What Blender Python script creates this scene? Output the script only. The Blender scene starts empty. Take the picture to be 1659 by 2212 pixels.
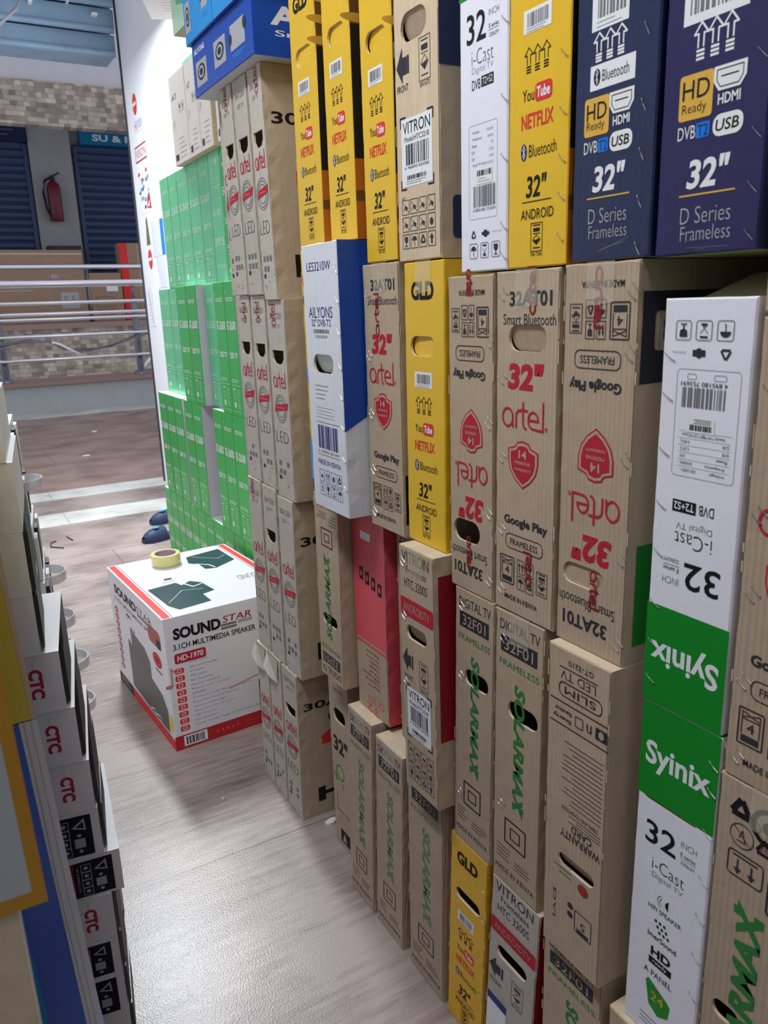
import bpy, math, random
from mathutils import Vector, Matrix
from mathutils.geometry import tessellate_polygon
import numpy as np
SC = bpy.context.scene
COL = SC.collection
PI = math.pi
# ---------------------------------------------------------------- camera
F_PX, CX, CY, CAM_H = 1700.0, 829.5, 1106.0, 1.5
yaw, pit, rol = math.radians(29.48), math.radians(14.97), math.radians(-1.90)
fwd = Vector((math.sin(yaw)*math.cos(pit), math.cos(yaw)*math.cos(pit), -math.sin(pit)))
rgt = Vector((math.cos(yaw), -math.sin(yaw), 0)); upv = rgt.cross(fwd)
r2 = math.cos(rol)*rgt + math.sin(rol)*upv
u2 = -math.sin(rol)*rgt + math.cos(rol)*upv
cam = bpy.data.cameras.new('camera'); camo = bpy.data.objects.new('camera', cam); COL.objects.link(camo)
camo.matrix_world = Matrix(((r2.x, u2.x, -fwd.x, 0), (r2.y, u2.y, -fwd.y, 0), (r2.z, u2.z, -fwd.z, CAM_H), (0, 0, 0, 1)))
cam.sensor_fit = 'HORIZONTAL'; cam.sensor_width = 36; cam.lens = 36*F_PX/1659
cam.clip_start = .05; cam.clip_end = 200
cam.dof.use_dof = True; cam.dof.focus_distance = 1.8; cam.dof.aperture_fstop = 14
SC.camera = camo
# ---------------------------------------------------------------- world, lamps, exposure
SC.view_settings.view_transform = 'Standard'; SC.view_settings.look = 'None'
SC.view_settings.exposure = 0.0; SC.view_settings.gamma = 1.0; SC.view_settings.use_curve_mapping = False
W = bpy.data.worlds.new('world'); SC.world = W; W.use_nodes = True
W.node_tree.nodes['Background'].inputs[0].default_value = (.66, .68, .78, 1)
W.node_tree.nodes['Background'].inputs[1].default_value = .95
def area(name, loc, size, power, color=(1, 1, 1), tilt=(0, 0, 0)):
    l = bpy.data.lights.new(name, 'AREA'); l.shape = 'RECTANGLE'; l.size, l.size_y = size; l.energy = power; l.color = color
    o = bpy.data.objects.new(name, l); COL.objects.link(o); o.location = loc; o.rotation_euler = tilt
    return o
area('ceiling_lamp_front', (.95, 5.05, 3.35), (.25, 1.2), 175, (.93, .97, 1))
area('ceiling_lamp_middle', (-.3, 1.2, 3.3), (.3, 1.3), 46, (.93, .96, 1))
area('ceiling_lamp_back', (-.3, -1.3, 3.6), (.3, 1.3), 12, (.95, .97, 1))
# ---------------------------------------------------------------- materials
def lin(c):
    return tuple(((x/255)/12.92 if x/255 <= .04045 else ((x/255+.055)/1.055)**2.4) for x in c)
MATS = {}
def nm(name, c, rough=.6, spec=.3, streak=0, noise=0, nscale=20, bump=0, var=0, metal=0, coat=0, alpha=1, trans=0):
    if name in MATS: return MATS[name]
    m = bpy.data.materials.new(name); m.use_nodes = True; nt = m.node_tree; N = nt.nodes; K = nt.links
    b = N['Principled BSDF']; MATS[name] = m
    col = (*lin(c), 1)
    b.inputs['Roughness'].default_value = rough; b.inputs['Specular IOR Level'].default_value = spec
    b.inputs['Metallic'].default_value = metal; b.inputs['Coat Weight'].default_value = coat
    b.inputs['Coat Roughness'].default_value = .15
    b.inputs['Alpha'].default_value = alpha; b.inputs['Transmission Weight'].default_value = trans
    b.inputs['Base Color'].default_value = col
    if not (streak or noise or bump or var): return m
    tc = N.new('ShaderNodeTexCoord'); val = None
    def chain(fac, lo, hi):
        nonlocal val
        mr = N.new('ShaderNodeMapRange'); mr.inputs['To Min'].default_value = lo; mr.inputs['To Max'].default_value = hi
        K.new(fac, mr.inputs['Value'])
        if val is None: val = mr.outputs[0]
        else:
            mm = N.new('ShaderNodeMath'); mm.operation = 'MULTIPLY'; K.new(val, mm.inputs[0]); K.new(mr.outputs[0], mm.inputs[1]); val = mm.outputs[0]
    sn = None
    if streak:
        mp = N.new('ShaderNodeMapping'); mp.inputs['Scale'].default_value = (140, 140, 1.5); K.new(tc.outputs['Object'], mp.inputs[0])
        sn = N.new('ShaderNodeTexNoise'); sn.inputs['Scale'].default_value = 1; sn.inputs['Detail'].default_value = 2; K.new(mp.outputs[0], sn.inputs['Vector'])
        chain(sn.outputs[0], 1-streak, 1+streak)
    if noise:
        n2 = N.new('ShaderNodeTexNoise'); n2.inputs['Scale'].default_value = nscale; n2.inputs['Detail'].default_value = 5; K.new(tc.outputs['Object'], n2.inputs['Vector'])
        chain(n2.outputs[0], 1-noise, 1+noise)
    if var:
        oi = N.new('ShaderNodeObjectInfo'); chain(oi.outputs['Random'], 1-var, 1+var)
    if val is not None:
        vm = N.new('ShaderNodeVectorMath'); vm.operation = 'SCALE'; vm.inputs[0].default_value = col[:3]; K.new(val, vm.inputs['Scale']); K.new(vm.outputs[0], b.inputs['Base Color'])
    if bump:
        bp = N.new('ShaderNodeBump'); bp.inputs['Strength'].default_value = bump; bp.inputs['Distance'].default_value = .004
        n3 = N.new('ShaderNodeTexNoise'); n3.inputs['Scale'].default_value = 28; n3.inputs['Detail'].default_value = 3; K.new(tc.outputs['Object'], n3.inputs['Vector'])
        if sn:
            ad = N.new('ShaderNodeMath'); ad.operation = 'MULTIPLY_ADD'; K.new(sn.outputs[0], ad.inputs[0]); ad.inputs[1].default_value = .35; K.new(n3.outputs[0], ad.inputs[2]); K.new(ad.outputs[0], bp.inputs['Height'])
        else: K.new(n3.outputs[0], bp.inputs['Height'])
        nrm = bp.outputs[0]
        if streak >= .06:                      # corrugation ridges of the board
            sx = N.new('ShaderNodeSeparateXYZ'); K.new(tc.outputs['Object'], sx.inputs[0])
            sm_ = N.new('ShaderNodeMath'); sm_.operation = 'ADD'; K.new(sx.outputs[0], sm_.inputs[0]); K.new(sx.outputs[1], sm_.inputs[1])
            fr = N.new('ShaderNodeMath'); fr.operation = 'MULTIPLY'; fr.inputs[1].default_value = 2*PI/.0085; K.new(sm_.outputs[0], fr.inputs[0])
            si = N.new('ShaderNodeMath'); si.operation = 'SINE'; K.new(fr.outputs[0], si.inputs[0])
            b2 = N.new('ShaderNodeBump'); b2.inputs['Strength'].default_value = .22; b2.inputs['Distance'].default_value = .0016; K.new(si.outputs[0], b2.inputs['Height']); K.new(nrm, b2.inputs['Normal']); nrm = b2.outputs[0]
        K.new(nrm, b.inputs['Normal'])
    return m
KR = nm('kraft_board', (186, 166, 144), .75, .2, .07, .07, 7, .5, .06)
KRD = nm('worn_kraft_board', (184, 165, 148), .75, .2, .07, .16, 9, .7, .06)
KRS = nm('grey_kraft_board', (194, 186, 176), .7, .25, .06, .14, 10, .8, .05)
KS = nm('kraft_side', (192, 173, 148), .75, .2, .025, .05, 5, .4, .05)
KRE = nm('torn_board_edge', (214, 196, 168), .8, .15, 0, .12, 60, .4)
WH = nm('white_board', (238, 238, 250), .45, .35, .025, .03, 12, .2, .02)
WHB = nm('ribbed_white_board', (222, 227, 236), .5, .3, .05, .04, 12, .3)
GREY = nm('plain_grey_board', (196, 194, 200), .6, .3, 0, .04, 14, .2)
YE = nm('yellow_board', (232, 188, 40), .35, .4, .04, .04, 14, .25, .03)
YED = nm('worn_yellow_board', (232, 180, 40), .4, .4, .05, .12, 18, .5)
BLU = nm('blue_board', (14, 74, 176), .35, .45, .02, .04, 10, .15)
SKY = nm('sky_blue_print_and_glare', (40, 150, 225), .35, .4, 0, .1, 12, .1)
NAVY = nm('navy_board', (32, 44, 82), .3, .5, .05, .15, 10, .25)
PUR = nm('purple_board', (40, 34, 88), .3, .5, .05, .12, 10, .2)
GRN = nm('green_board', (24, 176, 66), .35, .4, .02, .06, 10, .15, .08)
SGRN = nm('green_print', (22, 140, 38), .35, .4, 0, .04, 10, .1)
PINK = nm('pink_board', (226, 84, 96), .45, .35, .03, .05, 10, .2)
RED = nm('red_print', (186, 40, 62), .6, .2)
REDB = nm('bright_red_print', (222, 52, 52), .5, .3)
DRED = nm('dark_red_board', (150, 24, 36), .55, .25, .03, .06)
BLK = nm('black_print', (24, 24, 28), .6, .25)
DGR = nm('charcoal_print', (48, 50, 58), .55, .3)
GRI = nm('grey_print', (120, 118, 124), .6, .2)
LGI = nm('pale_grey_print', (172, 172, 180), .6, .2)
WI = nm('white_print', (238, 238, 240), .5, .3)
DBP = nm('deep_blue_print', (32, 40, 120), .5, .3)
MID = nm('royal_blue_print', (20, 120, 225), .45, .3)
GLDP = nm('gold_print', (226, 178, 72), .4, .4)
INK = nm('green_ink', (52, 128, 62), .6, .2)
PALEINK = nm('pale_green_ink', (104, 138, 98), .6, .2)
BRN = nm('brown_print', (120, 82, 44), .5, .3, 0, .3, 40)
ORG = nm('orange_print', (206, 118, 40), .45, .3, 0, .1, 20)
BLKG = nm('black_gloss_board', (38, 34, 34), .35, .4, .02, .1)
PGRN = nm('pale_green_print', (200, 238, 205), .5, .3)
LBL = nm('label_paper', (236, 238, 244), .45, .35)
STEEL = nm('steel_wire', (190, 190, 190), .3, .5, metal=1)
TAPE = nm('clear_tape', (238, 232, 214), .18, .5, 0, .06, 50, .5, alpha=.28)
FILM = nm('clear_wrap', (215, 245, 225), .15, .5, 0, 0, 30, .8, alpha=.22)
# ---------------------------------------------------------------- mesh builder
class MB:
    def __init__(s): s.v = []; s.f = []; s.m = []; s.mats = []
    def mi(s, mat):
        if mat not in s.mats: s.mats.append(mat)
        return s.mats.index(mat)
    def add(s, vs, fs, mat):
        o = len(s.v); k = s.mi(mat); s.v += [tuple(p) for p in vs]; s.f += [[i+o for i in f] for f in fs]; s.m += [k]*len(fs)
    def poly(s, vs, mat): s.add(vs, [list(range(len(vs)))], mat)
    def box(s, a, b, mat):
        x0, y0, z0 = a; x1, y1, z1 = b
        vs = [(x0,y0,z0),(x1,y0,z0),(x1,y1,z0),(x0,y1,z0),(x0,y0,z1),(x1,y0,z1),(x1,y1,z1),(x0,y1,z1)]
        s.add(vs, [[3,2,1,0],[4,5,6,7],[0,1,5,4],[1,2,6,5],[2,3,7,6],[3,0,4,7]], mat)
    def tube(s, pts, r, mat, n=10, cap=True, flat=None):
        pts = [Vector(p) for p in pts]; rings = []; ref = Vector((0, 0, 1))
        for i, p in enumerate(pts):
            t = (pts[min(i+1, len(pts)-1)]-pts[max(i-1, 0)]).normalized()
            a = ref if abs(t.dot(ref)) < .95 else Vector((1, 0, 0))
            x = t.cross(a).normalized(); y = x.cross(t).normalized()
            rr = r[i] if isinstance(r, (list, tuple)) else r
            rings.append([p+x*math.cos(2*PI*k/n)*rr+y*math.sin(2*PI*k/n)*rr for k in range(n)])
        vs = [q for g in rings for q in g]; fs = []
        for i in range(len(pts)-1):
            for k in range(n): fs.append([i*n+k, i*n+(k+1) % n, (i+1)*n+(k+1) % n, (i+1)*n+k])
        if cap: fs += [list(range(n))[::-1], [(len(pts)-1)*n+k for k in range(n)]]
        s.add(vs, fs, mat)
    def lathe(s, prof, mat, n=40, c=(0, 0, 0)):
        vs = [(c[0]+r*math.cos(2*PI*k/n), c[1]+r*math.sin(2*PI*k/n), c[2]+z) for r, z in prof for k in range(n)]; fs = []
        for i in range(len(prof)-1):
            for k in range(n): fs.append([i*n+k, i*n+(k+1) % n, (i+1)*n+(k+1) % n, (i+1)*n+k])
        s.add(vs, fs, mat)
    def build(s, name, parent=None, loc=None, rz=0, smooth=False):
        me = bpy.data.meshes.new(name); me.from_pydata(s.v, [], s.f)
        for m in s.mats: me.materials.append(m)
        me.polygons.foreach_set('material_index', s.m)
        if smooth: me.polygons.foreach_set('use_smooth', [True]*len(me.polygons))
        me.update(); o = bpy.data.objects.new(name, me); COL.objects.link(o)
        if parent: o.parent = parent
        if loc: o.location = loc
        o.rotation_euler.z = rz
        return o
def tag(o, label=None, cat=None, group=None, kind=None):
    for k, v in (('label', label), ('category', cat), ('group', group), ('kind', kind)):
        if v: o[k] = v
    return o
def empty(name, loc, rz=0):
    o = bpy.data.objects.new(name, None); COL.objects.link(o); o.location = loc; o.rotation_euler.z = rz; o.empty_display_size = .1; return o
# ---------------------------------------------------------------- lettering
GC = {}
def glyph(txt, bold=0, shear=0):
    key = (txt, bold, shear)
    if key in GC: return GC[key]
    cu = bpy.data.curves.new('t', 'FONT'); cu.body = txt; cu.size = 1; cu.offset = bold; cu.resolution_u = 3; cu.shear = shear
    o = bpy.data.objects.new('t', cu); COL.objects.link(o)
    dg = bpy.context.evaluated_depsgraph_get(); me = bpy.data.meshes.new_from_object(o.evaluated_get(dg))
    vs = [(p.co.x, p.co.y) for p in me.vertices]; fs = [list(p.vertices) for p in me.polygons]
    bpy.data.objects.remove(o); bpy.data.curves.remove(cu); bpy.data.meshes.remove(me)
    x0 = min(p[0] for p in vs); x1 = max(p[0] for p in vs); y0 = min(p[1] for p in vs); y1 = max(p[1] for p in vs)
    vs = [((x-x0)/(x1-x0), (y-y0)/(y1-y0)) for x, y in vs]
    GC[key] = (vs, fs, (x1-x0)/(y1-y0)); return GC[key]
class Fr:
    """one printed face: s runs left to right, t bottom to top (both 0..1)"""
    def __init__(f, mb, W, H, fn, inv=False, seed=0): f.mb = mb; f.W = W; f.H = H; f.fn = fn; f.inv = inv; f.n = 0; f.subs = []; f.r = random.Random(seed)
    def p(f, s, t, k=0):
        if f.inv: s, t = 1-s, 1-t
        return f.fn(s*f.W, t*f.H, .0004+.0003*k+f.n*2.5e-6)
    def P(f, pts, mat, k=0):
        f.n += 1; f.mb.poly([f.p(s, t, k) for s, t in pts], mat)
    def R(f, s0, t0, s1, t1, mat, k=0): f.P([(s0, t0), (s1, t0), (s1, t1), (s0, t1)], mat, k)
    def el(f, cs, ct, w, h, mat, k=0, n=24): f.P([(cs+w/2*math.cos(2*PI*i/n), ct+h/2*math.sin(2*PI*i/n)) for i in range(n)], mat, k)
    def rr(f, s0, t0, s1, t1, r):
        a, b = r/f.W, r/f.H; pts = []
        for cx, cy, a0 in ((s1-a, t1-b, 0), (s0+a, t1-b, 90), (s0+a, t0+b, 180), (s1-a, t0+b, 270)):
            for i in range(5):
                an = math.radians(a0+i*22.5); pts.append((cx+a*math.cos(an), cy+b*math.sin(an)))
        return pts
    def RR(f, s0, t0, s1, t1, r, mat, k=0): f.P(f.rr(s0, t0, s1, t1, r), mat, k)
    def L(f, pts, th, mat, k=0, close=False):
        q = [(s*f.W, t*f.H) for s, t in pts]
        if close: q.append(q[0])
        for (x0, y0), (x1, y1) in zip(q[:-1], q[1:]):
            d = math.hypot(x1-x0, y1-y0)
            if d < 1e-6: continue
            nx, ny = -(y1-y0)/d*th/2, (x1-x0)/d*th/2; ex, ey = (x1-x0)/d*th*.3, (y1-y0)/d*th*.3
            f.P([((x0-ex+nx)/f.W, (y0-ey+ny)/f.H), ((x0-ex-nx)/f.W, (y0-ey-ny)/f.H), ((x1+ex-nx)/f.W, (y1+ey-ny)/f.H), ((x1+ex+nx)/f.W, (y1+ey+ny)/f.H)], mat, k)
    def RO(f, s0, t0, s1, t1, th, mat, k=0, r=0):
        f.L(f.rr(s0, t0, s1, t1, r) if r else [(s0, t0), (s1, t0), (s1, t1), (s0, t1)], th, mat, k, True)
    def ring(f, cs, ct, r, th, mat, k=0, a0=0, a1=360, n=20):
        f.L([(cs+r/f.W*math.cos(math.radians(a0+(a1-a0)*i/n)), ct+r/f.H*math.sin(math.radians(a0+(a1-a0)*i/n))) for i in range(n+1)], th, mat, k)
    def T(f, txt, cs, ct, w, h, mat, rot=0, bold=0, k=0, shear=0):
        f.n += 1; vs, fs, asp = glyph(txt, bold, shear)
        pw, ph = (w*f.W, h*f.H) if rot % 180 == 0 else (w*f.H, h*f.W)
        if not pw: pw = ph*asp
        c, s_ = math.cos(math.radians(rot)), math.sin(math.radians(rot)); out = []
        for x, y in vs:
            x, y = (x-.5)*pw, (y-.5)*ph
            out.append(f.p(cs+(x*c-y*s_)/f.W, ct+(x*s_+y*c)/f.H, k))
        f.mb.add(out, fs, mat)
    def bars(f, s0, t0, s1, t1, mat, k=0, n=26, rot=False):
        x = 0; ws = []
        while x < 1:
            w = f.r.choice((.6, .6, 1.1, 1.7))/n; ws.append((x, min(1, x+w))); x += w+f.r.choice((.5, .9, 1.3))/n
        for a, b in ws:
            if rot: f.R(s0, t0+(t1-t0)*a, s1, t0+(t1-t0)*b, mat, k)
            else: f.R(s0+(s1-s0)*a, t0, s0+(s1-s0)*b, t1, mat, k)
    def lines(f, s0, t0, s1, t1, n, mat, th=.0012, k=0):
        for i in range(n):
            t = t1+(t0-t1)*(i+.5)/n; f.L([(s0, t), (s0+(s1-s0)*f.r.uniform(.6, 1), t)], th, mat, k)
    def part(f, name):                           # a sticker or label that becomes a mesh of its own
        g = Fr(MB(), f.W, f.H, f.fn, f.inv, 1); g.r = f.r; g.n = f.n+1; f.subs.append((name, g.mb)); return g
    # ---- pictograms
    def arrow3(f, cs, ct, w, h, mat, th=.0014):
        for i in (-1, 0, 1):
            c = cs+i*w/3; a = w*.16
            f.L([(c-a*.4, ct-h*.15), (c-a*.4, ct+h*.2), (c-a, ct+h*.2), (c, ct+h*.5), (c+a, ct+h*.2), (c+a*.4, ct+h*.2), (c+a*.4, ct-h*.15)], th, mat)
            for j in range(3): f.L([(c-a*.5, ct-h*(.25+.11*j)), (c+a*.5, ct-h*(.25+.11*j))], th*1.3, mat)
    def care(f, cs, ct, w, h, mat, th=.001):
        f.RO(cs-w/2, ct-h/2, cs+w/2, ct+h/2, th, mat); f.L([(cs-w*.3, ct+h*.42), (cs+w*.3, ct+h*.42)], th*1.4, mat)
        f.R(cs-w*.28, ct+h*.2, cs+w*.28, ct+h*.32, mat); f.L([(cs-w*.3, ct+h*.13), (cs+w*.3, ct+h*.13)], th, mat)
        f.L([(cs, ct+h*.08), (cs+w*.34, ct-h*.1), (cs, ct-h*.26), (cs-w*.34, ct-h*.1)], th, mat, 0, True)
        f.P([(cs-w*.3, ct-h*.12), (cs-w*.1, ct-h*.1), (cs+w*.3, ct-h*.05), (cs, ct-h*.26)], mat)
        f.L([(cs-w*.3, ct-h*.38), (cs+w*.3, ct-h*.38)], th*1.4, mat)
    def cup(f, cs, ct, w, h, mat):
        f.P([(cs-w*.32, ct+h*.42), (cs-w*.28, ct), (cs-w*.06, ct-h*.1), (cs+w*.06, ct-h*.1), (cs+w*.28, ct), (cs+w*.32, ct+h*.42)], mat)
        f.R(cs-w*.05, ct-h*.4, cs+w*.05, ct-h*.08, mat); f.R(cs-w*.26, ct-h*.44, cs+w*.26, ct-h*.37, mat)
    def brolly(f, cs, ct, w, h, mat):
        f.P([(cs+w*.42*math.cos(PI*i/10), ct+h*.05+h*.36*math.sin(PI*i/10)) for i in range(11)], mat)
        f.L([(cs, ct+h*.05), (cs, ct-h*.36), (cs+w*.1, ct-h*.42)], .0011, mat)
    def recycle(f, cs, ct, w, h, mat, th=.003):
        for j in range(3):
            a = math.radians(90+120*j); b = math.radians(90+120*(j+1))
            A = (cs+w*.45*math.cos(a), ct+h*.45*math.sin(a)); B = (cs+w*.45*math.cos(b), ct+h*.45*math.sin(b))
            q = lambda t: (A[0]+(B[0]-A[0])*t, A[1]+(B[1]-A[1])*t)
            f.L([q(.12), q(.45)], th, mat); f.L([q(.55), q(.85)], th, mat)
    def uparrow(f, cs, ct, w, h, mat):
        f.P([(cs-w*.12, ct-h*.42), (cs+w*.12, ct-h*.42), (cs+w*.12, ct+h*.05), (cs+w*.36, ct+h*.05), (cs, ct+h*.44), (cs-w*.36, ct+h*.05), (cs-w*.12, ct+h*.05)], mat)
    def icon(f, kind, cs, ct, w, h, mat, th=.001, r=0):
        f.RO(cs-w/2, ct-h/2, cs+w/2, ct+h/2, th, mat, 0, r)
        a, b = w*.8, h*.8
        if kind == 'cup': f.cup(cs, ct, a, b, mat)
        elif kind == 'brolly': f.brolly(cs, ct, a, b, mat)
        elif kind == 'rec': f.recycle(cs, ct, a, b, mat, min(w*f.W, h*f.H)*.14)
        elif kind == 'up': f.uparrow(cs, ct, a, b, mat)
        elif kind == 'up2':
            for d in (-.2, .2): f.uparrow(cs+d*w, ct, a*.5, b, mat)
        elif kind == 'bin':
            f.R(cs-w*.25, ct+h*.28, cs+w*.25, ct+h*.38, mat); f.L([(cs-w*.25, ct+h*.15), (cs+w*.2, ct-h*.35)], th, mat); f.L([(cs+w*.25, ct+h*.15), (cs-w*.2, ct-h*.35)], th, mat); f.el(cs, ct-h*.3, w*.4, h*.14, mat)
        elif kind == 'drop': f.el(cs, ct-h*.05, w*.45, h*.5, mat)
        elif kind == 'num': f.T('6', cs, ct+h*.15, w*.35, h*.4, mat); f.R(cs-w*.3, ct-h*.2, cs+w*.3, ct-h*.14, mat)
        else:
            f.L([(cs-w*.45, ct+h*.4), (cs+w*.45, ct-h*.4)], th, mat); f.L([(cs-w*.3, ct-h*.2), (cs, ct+h*.1), (cs+w*.3, ct-.05*h)], th*1.4, mat); f.el(cs+w*.1, ct-h*.1, w*.3, h*.25, mat)
    def stackbox(f, cs, ct, w, h, n, mat):
        f.RO(cs-w/2, ct-h/2, cs+w/2, ct+h/2, .0018, mat, 0, .002); f.R(cs-w*.36, ct-h*.42, cs+w*.36, ct-h*.24, mat)
        f.L([(cs-w*.36, ct-h*.2), (cs-w*.36, ct+h*.42)], .0012, mat); f.L([(cs+w*.36, ct-h*.2), (cs+w*.36, ct+h*.42)], .0012, mat)
        f.T(n, cs, ct, w*.3, h*.26, mat); f.L([(cs-w*.36, ct+h*.22), (cs+w*.36, ct+h*.22)], .0012, mat)
        f.L([(cs-w*.36, ct+h*.42), (cs+w*.36, ct+h*.26)], .0012, mat); f.L([(cs-w*.36, ct+h*.26), (cs+w*.36, ct+h*.42)], .0012, mat)
    def logo_a(f, cs, ct, w, h, mat, th=.0032, rot=0):
        S = []
        arc = lambda cx, cy, r, a0, a1, n=12: [(cx+r*math.cos(math.radians(a0+(a1-a0)*i/n)), cy+r*math.sin(math.radians(a0+(a1-a0)*i/n))) for i in range(n+1)]
        S.append(arc(.5, .5, .5, 20, 340)+[(1.02, 0)]); S.append([(.98, .33), (.98, .67)])
        S.append([(1.3, 0), (1.3, .6)]+arc(1.65, .6, .35, 180, 80, 6)); S.append([(1.95, 1.4), (1.95, .3)]+arc(2.25, .3, .3, 180, 270, 5)); S.append([(1.7, .98), (2.35, .98)])
        S.append([(2.5, .5), (3.3, .5)]+arc(2.88, .5, .45, 0, 270)+[(3.75, .02), (3.75, 1.5)])
        c, s_ = math.cos(math.radians(rot)), math.sin(math.radians(rot))
        for st in S:
            o = []
            for x, y in st:
                X, Y = (x/3.75-.5)*w*f.W, (y/1.5-.5)*h*f.H
                if rot: X, Y = (x/3.75-.5)*w*f.H, (y/1.5-.5)*h*f.W
                o.append((cs+(X*c-Y*s_)/f.W, ct+(X*s_+Y*c)/f.H))
            f.L(o, th, mat, 1)
    def shield(f, cs, ct, w, h, mat, bg):
        half = [(0, 1), (.38, .93), (.52, .74), (1, .62), (1, .1), (.86, -.32), (.5, -.7), (0, -1)]
        sh = lambda k: [(cs+x*w/2*k, ct+y*h/2*k) for x, y in half]+[(cs-x*w/2*k, ct+y*h/2*k) for x, y in half[-2:0:-1]]
        f.P(sh(1), mat); f.P(sh(.92), bg, 1); f.P(sh(.8), mat, 2)
        f.T('14', cs, ct+h*.22, w*.26, h*.17, bg, 0, .03, 3); f.T('MONTHS', cs, ct+h*.04, w*.5, h*.07, bg, 0, .02, 3); f.T('WARRANTY', cs, ct-h*.1, w*.56, h*.06, bg, 0, .01, 3)
# ---------------------------------------------------------------- cartons
def stad(cy, cz, w, h, n=8):
    r = min(w, h)/2; out = []
    for c, a0 in ((1, -90), (-1, 90)):
        for i in range(n+1):
            a = math.radians(a0+180*i/n)
            if w >= h: out.append((cy+c*(w/2-r)+r*math.cos(a), cz+r*math.sin(a)))
            else: out.append((cy-r*math.sin(a), cz+c*(h/2-r)+r*math.cos(a)) if 0 else (cy+r*math.cos(a-PI/2*0), cz+r*math.sin(a)))
    return out
def pouch(cy, cz, w, h):
    return [(cy-w/2, cz+h/2), (cy-w/2*.96, cz-h*.1), (cy-w*.3, cz-h*.42), (cy, cz-h/2), (cy+w*.3, cz-h*.42), (cy+w/2*.96, cz-h*.1), (cy+w/2, cz+h/2)]
STAPLE = None
def staple_mesh():
    global STAPLE
    if STAPLE is None:
        m = MB(); m.tube([(0.002, 0, .009), (-.0012, 0, .008), (-.0016, 0, 0), (-.0012, 0, -.008), (0.002, 0, -.009)], .0006, STEEL, 6)
        o = m.build('staple'); STAPLE = o.data; bpy.data.objects.remove(o)
    return STAPLE
def carton(label, X, Y0, Y1, Z0, Z1, L, mats, design=None, side=None, top=None, inv=False, hole=None, lean=0, wob=.0018, staples=(), tape=False,
           group=None, name='tv_carton', cat='box', rz=0, seed=0, seam=True):
    """X front plane, Y0..Y1 width, Z0..Z1 height, L depth into the stack; mats = (front, side, top)"""
    r = random.Random(seed*7+int(Y0*1000)+int(Z0*997)); Wd = Y1-Y0; H = Z1-Z0; mb = MB()
    fm, sm, tm = mats; sm = KS if sm is KR else sm
    ph = [r.uniform(0, 6.28) for _ in range(8)]
    def D(x, y, z): return (x+(y+Wd/2)*0, y+lean*(z/H-.5), z)
    def wv(q, i): return wob*(.5+.5*math.sin(q*37+ph[i])*math.sin(q*91+ph[i+4]))
    ny, nz = max(3, int(Wd/.02)), max(6, int(H/.025)); loop = []; hw = Wd/2
    for i in range(ny): loop.append((-hw+Wd*i/ny, wv(i/ny, 0)*.3))
    for i in range(nz): loop.append((hw-wv(i/nz*H, 1), H*i/nz))
    for i in range(ny): loop.append((hw-Wd*i/ny, H-wv(i/ny*Wd, 2)*.5))
    for i in range(nz): loop.append((-hw+wv(H-i/nz*H, 3), H-H*i/nz))
    e = .0022
    ins = [(max(-hw+e, min(hw-e, y*(1-e/hw))), max(e, min(H-e, z))) for y, z in loop]
    n = len(loop)
    outer = [D(0, y, z) for y, z in ins]
    holes = []
    if hole:
        cs, ct, w, h = hole[:4]
        if inv: cs, ct = 1-cs, 1-ct
        cy, cz = hw-cs*Wd, ct*H; kind = hole[4] if len(hole) > 4 else 'stad'
        hp = pouch(cy, cz, w*Wd, h*H) if kind == 'pouch' else stad(cy, cz, w*Wd, h*H)
        holes = [[D(0, y, z) for y, z in hp]]
    loops = [[Vector((p[1], p[2], 0)) for p in outer]]+[[Vector((p[1], p[2], 0)) for p in hh] for hh in holes]
    tri = tessellate_polygon(loops); vs = outer+[p for hh in holes for p in hh]
    fs = []
    for t in tri:
        a, b, c = [vs[i] for i in t]
        s2 = (b[1]-a[1])*(c[2]-a[2])-(b[2]-a[2])*(c[1]-a[1])
        fs.append(list(t) if s2 < 0 else list(t)[::-1])
    mb.add(vs, fs, fm)
    for hh in holes:
        k = len(hh); back = [(p[0]+.005, p[1], p[2]) for p in hh]
        mb.add(hh+back, [[i, (i+1) % k, k+(i+1) % k, k+i] for i in range(k)], KRE)
    rim = [D(e, y, z) for y, z in loop]; st = lambda y, z: (hw if y > hw-.006 and .004 < z < H-.004 else -hw if y < -hw+.006 and .004 < z < H-.004 else y, H if z > H-.006 and abs(y) < hw-.004 else 0 if z < .006 and abs(y) < hw-.004 else z)
    sl = [st(y, z) for y, z in loop]; md = [D(.03, y, z) for y, z in sl]; bk = [D(L, y, z) for y, z in sl]
    mb.add(outer+rim, [[i, n+i, n+(i+1) % n, (i+1) % n] for i in range(n)], fm)
    kinds = [sm if True else 0]*n
    for i in range(n):
        m_ = tm if (i < ny or ny+nz <= i < 2*ny+nz) else sm
        mb.add([rim[i], rim[(i+1) % n], md[(i+1) % n], md[i]], [[3, 2, 1, 0]], m_); mb.add([md[i], md[(i+1) % n], bk[(i+1) % n], bk[i]], [[3, 2, 1, 0]], m_)
    mb.add(bk, [list(range(n))], sm)
    sd = int(Y0*1000)+int(Z0*100)+seed
    if seam and wob > .001:
        f = Fr(mb, Wd, H, lambda u, v, d: D(-d*.5, hw-u, v))
        f.L([(.985, .01), (.985, .99)], .0012, MATS.get('seam') or nm('seam', (120, 96, 70), .8), 0)
        for q in range(9):
            a = r.uniform(0, .9); f.L([(a, .996), (min(.99, a+r.uniform(.03, .16)), .996-r.uniform(0, .003))], r.uniform(.001, .003), KRE); b_ = r.uniform(.02, .95); c_ = r.choice((.006, .994)); f.L([(c_, b_), (c_, min(.99, b_+r.uniform(.01, .05)))], r.uniform(.0008, .0022), KRE, 1)
    ff = Fr(mb, Wd, H, lambda u, v, d: D(-d, hw-u, v), inv, sd)
    if design: design(ff)
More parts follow.
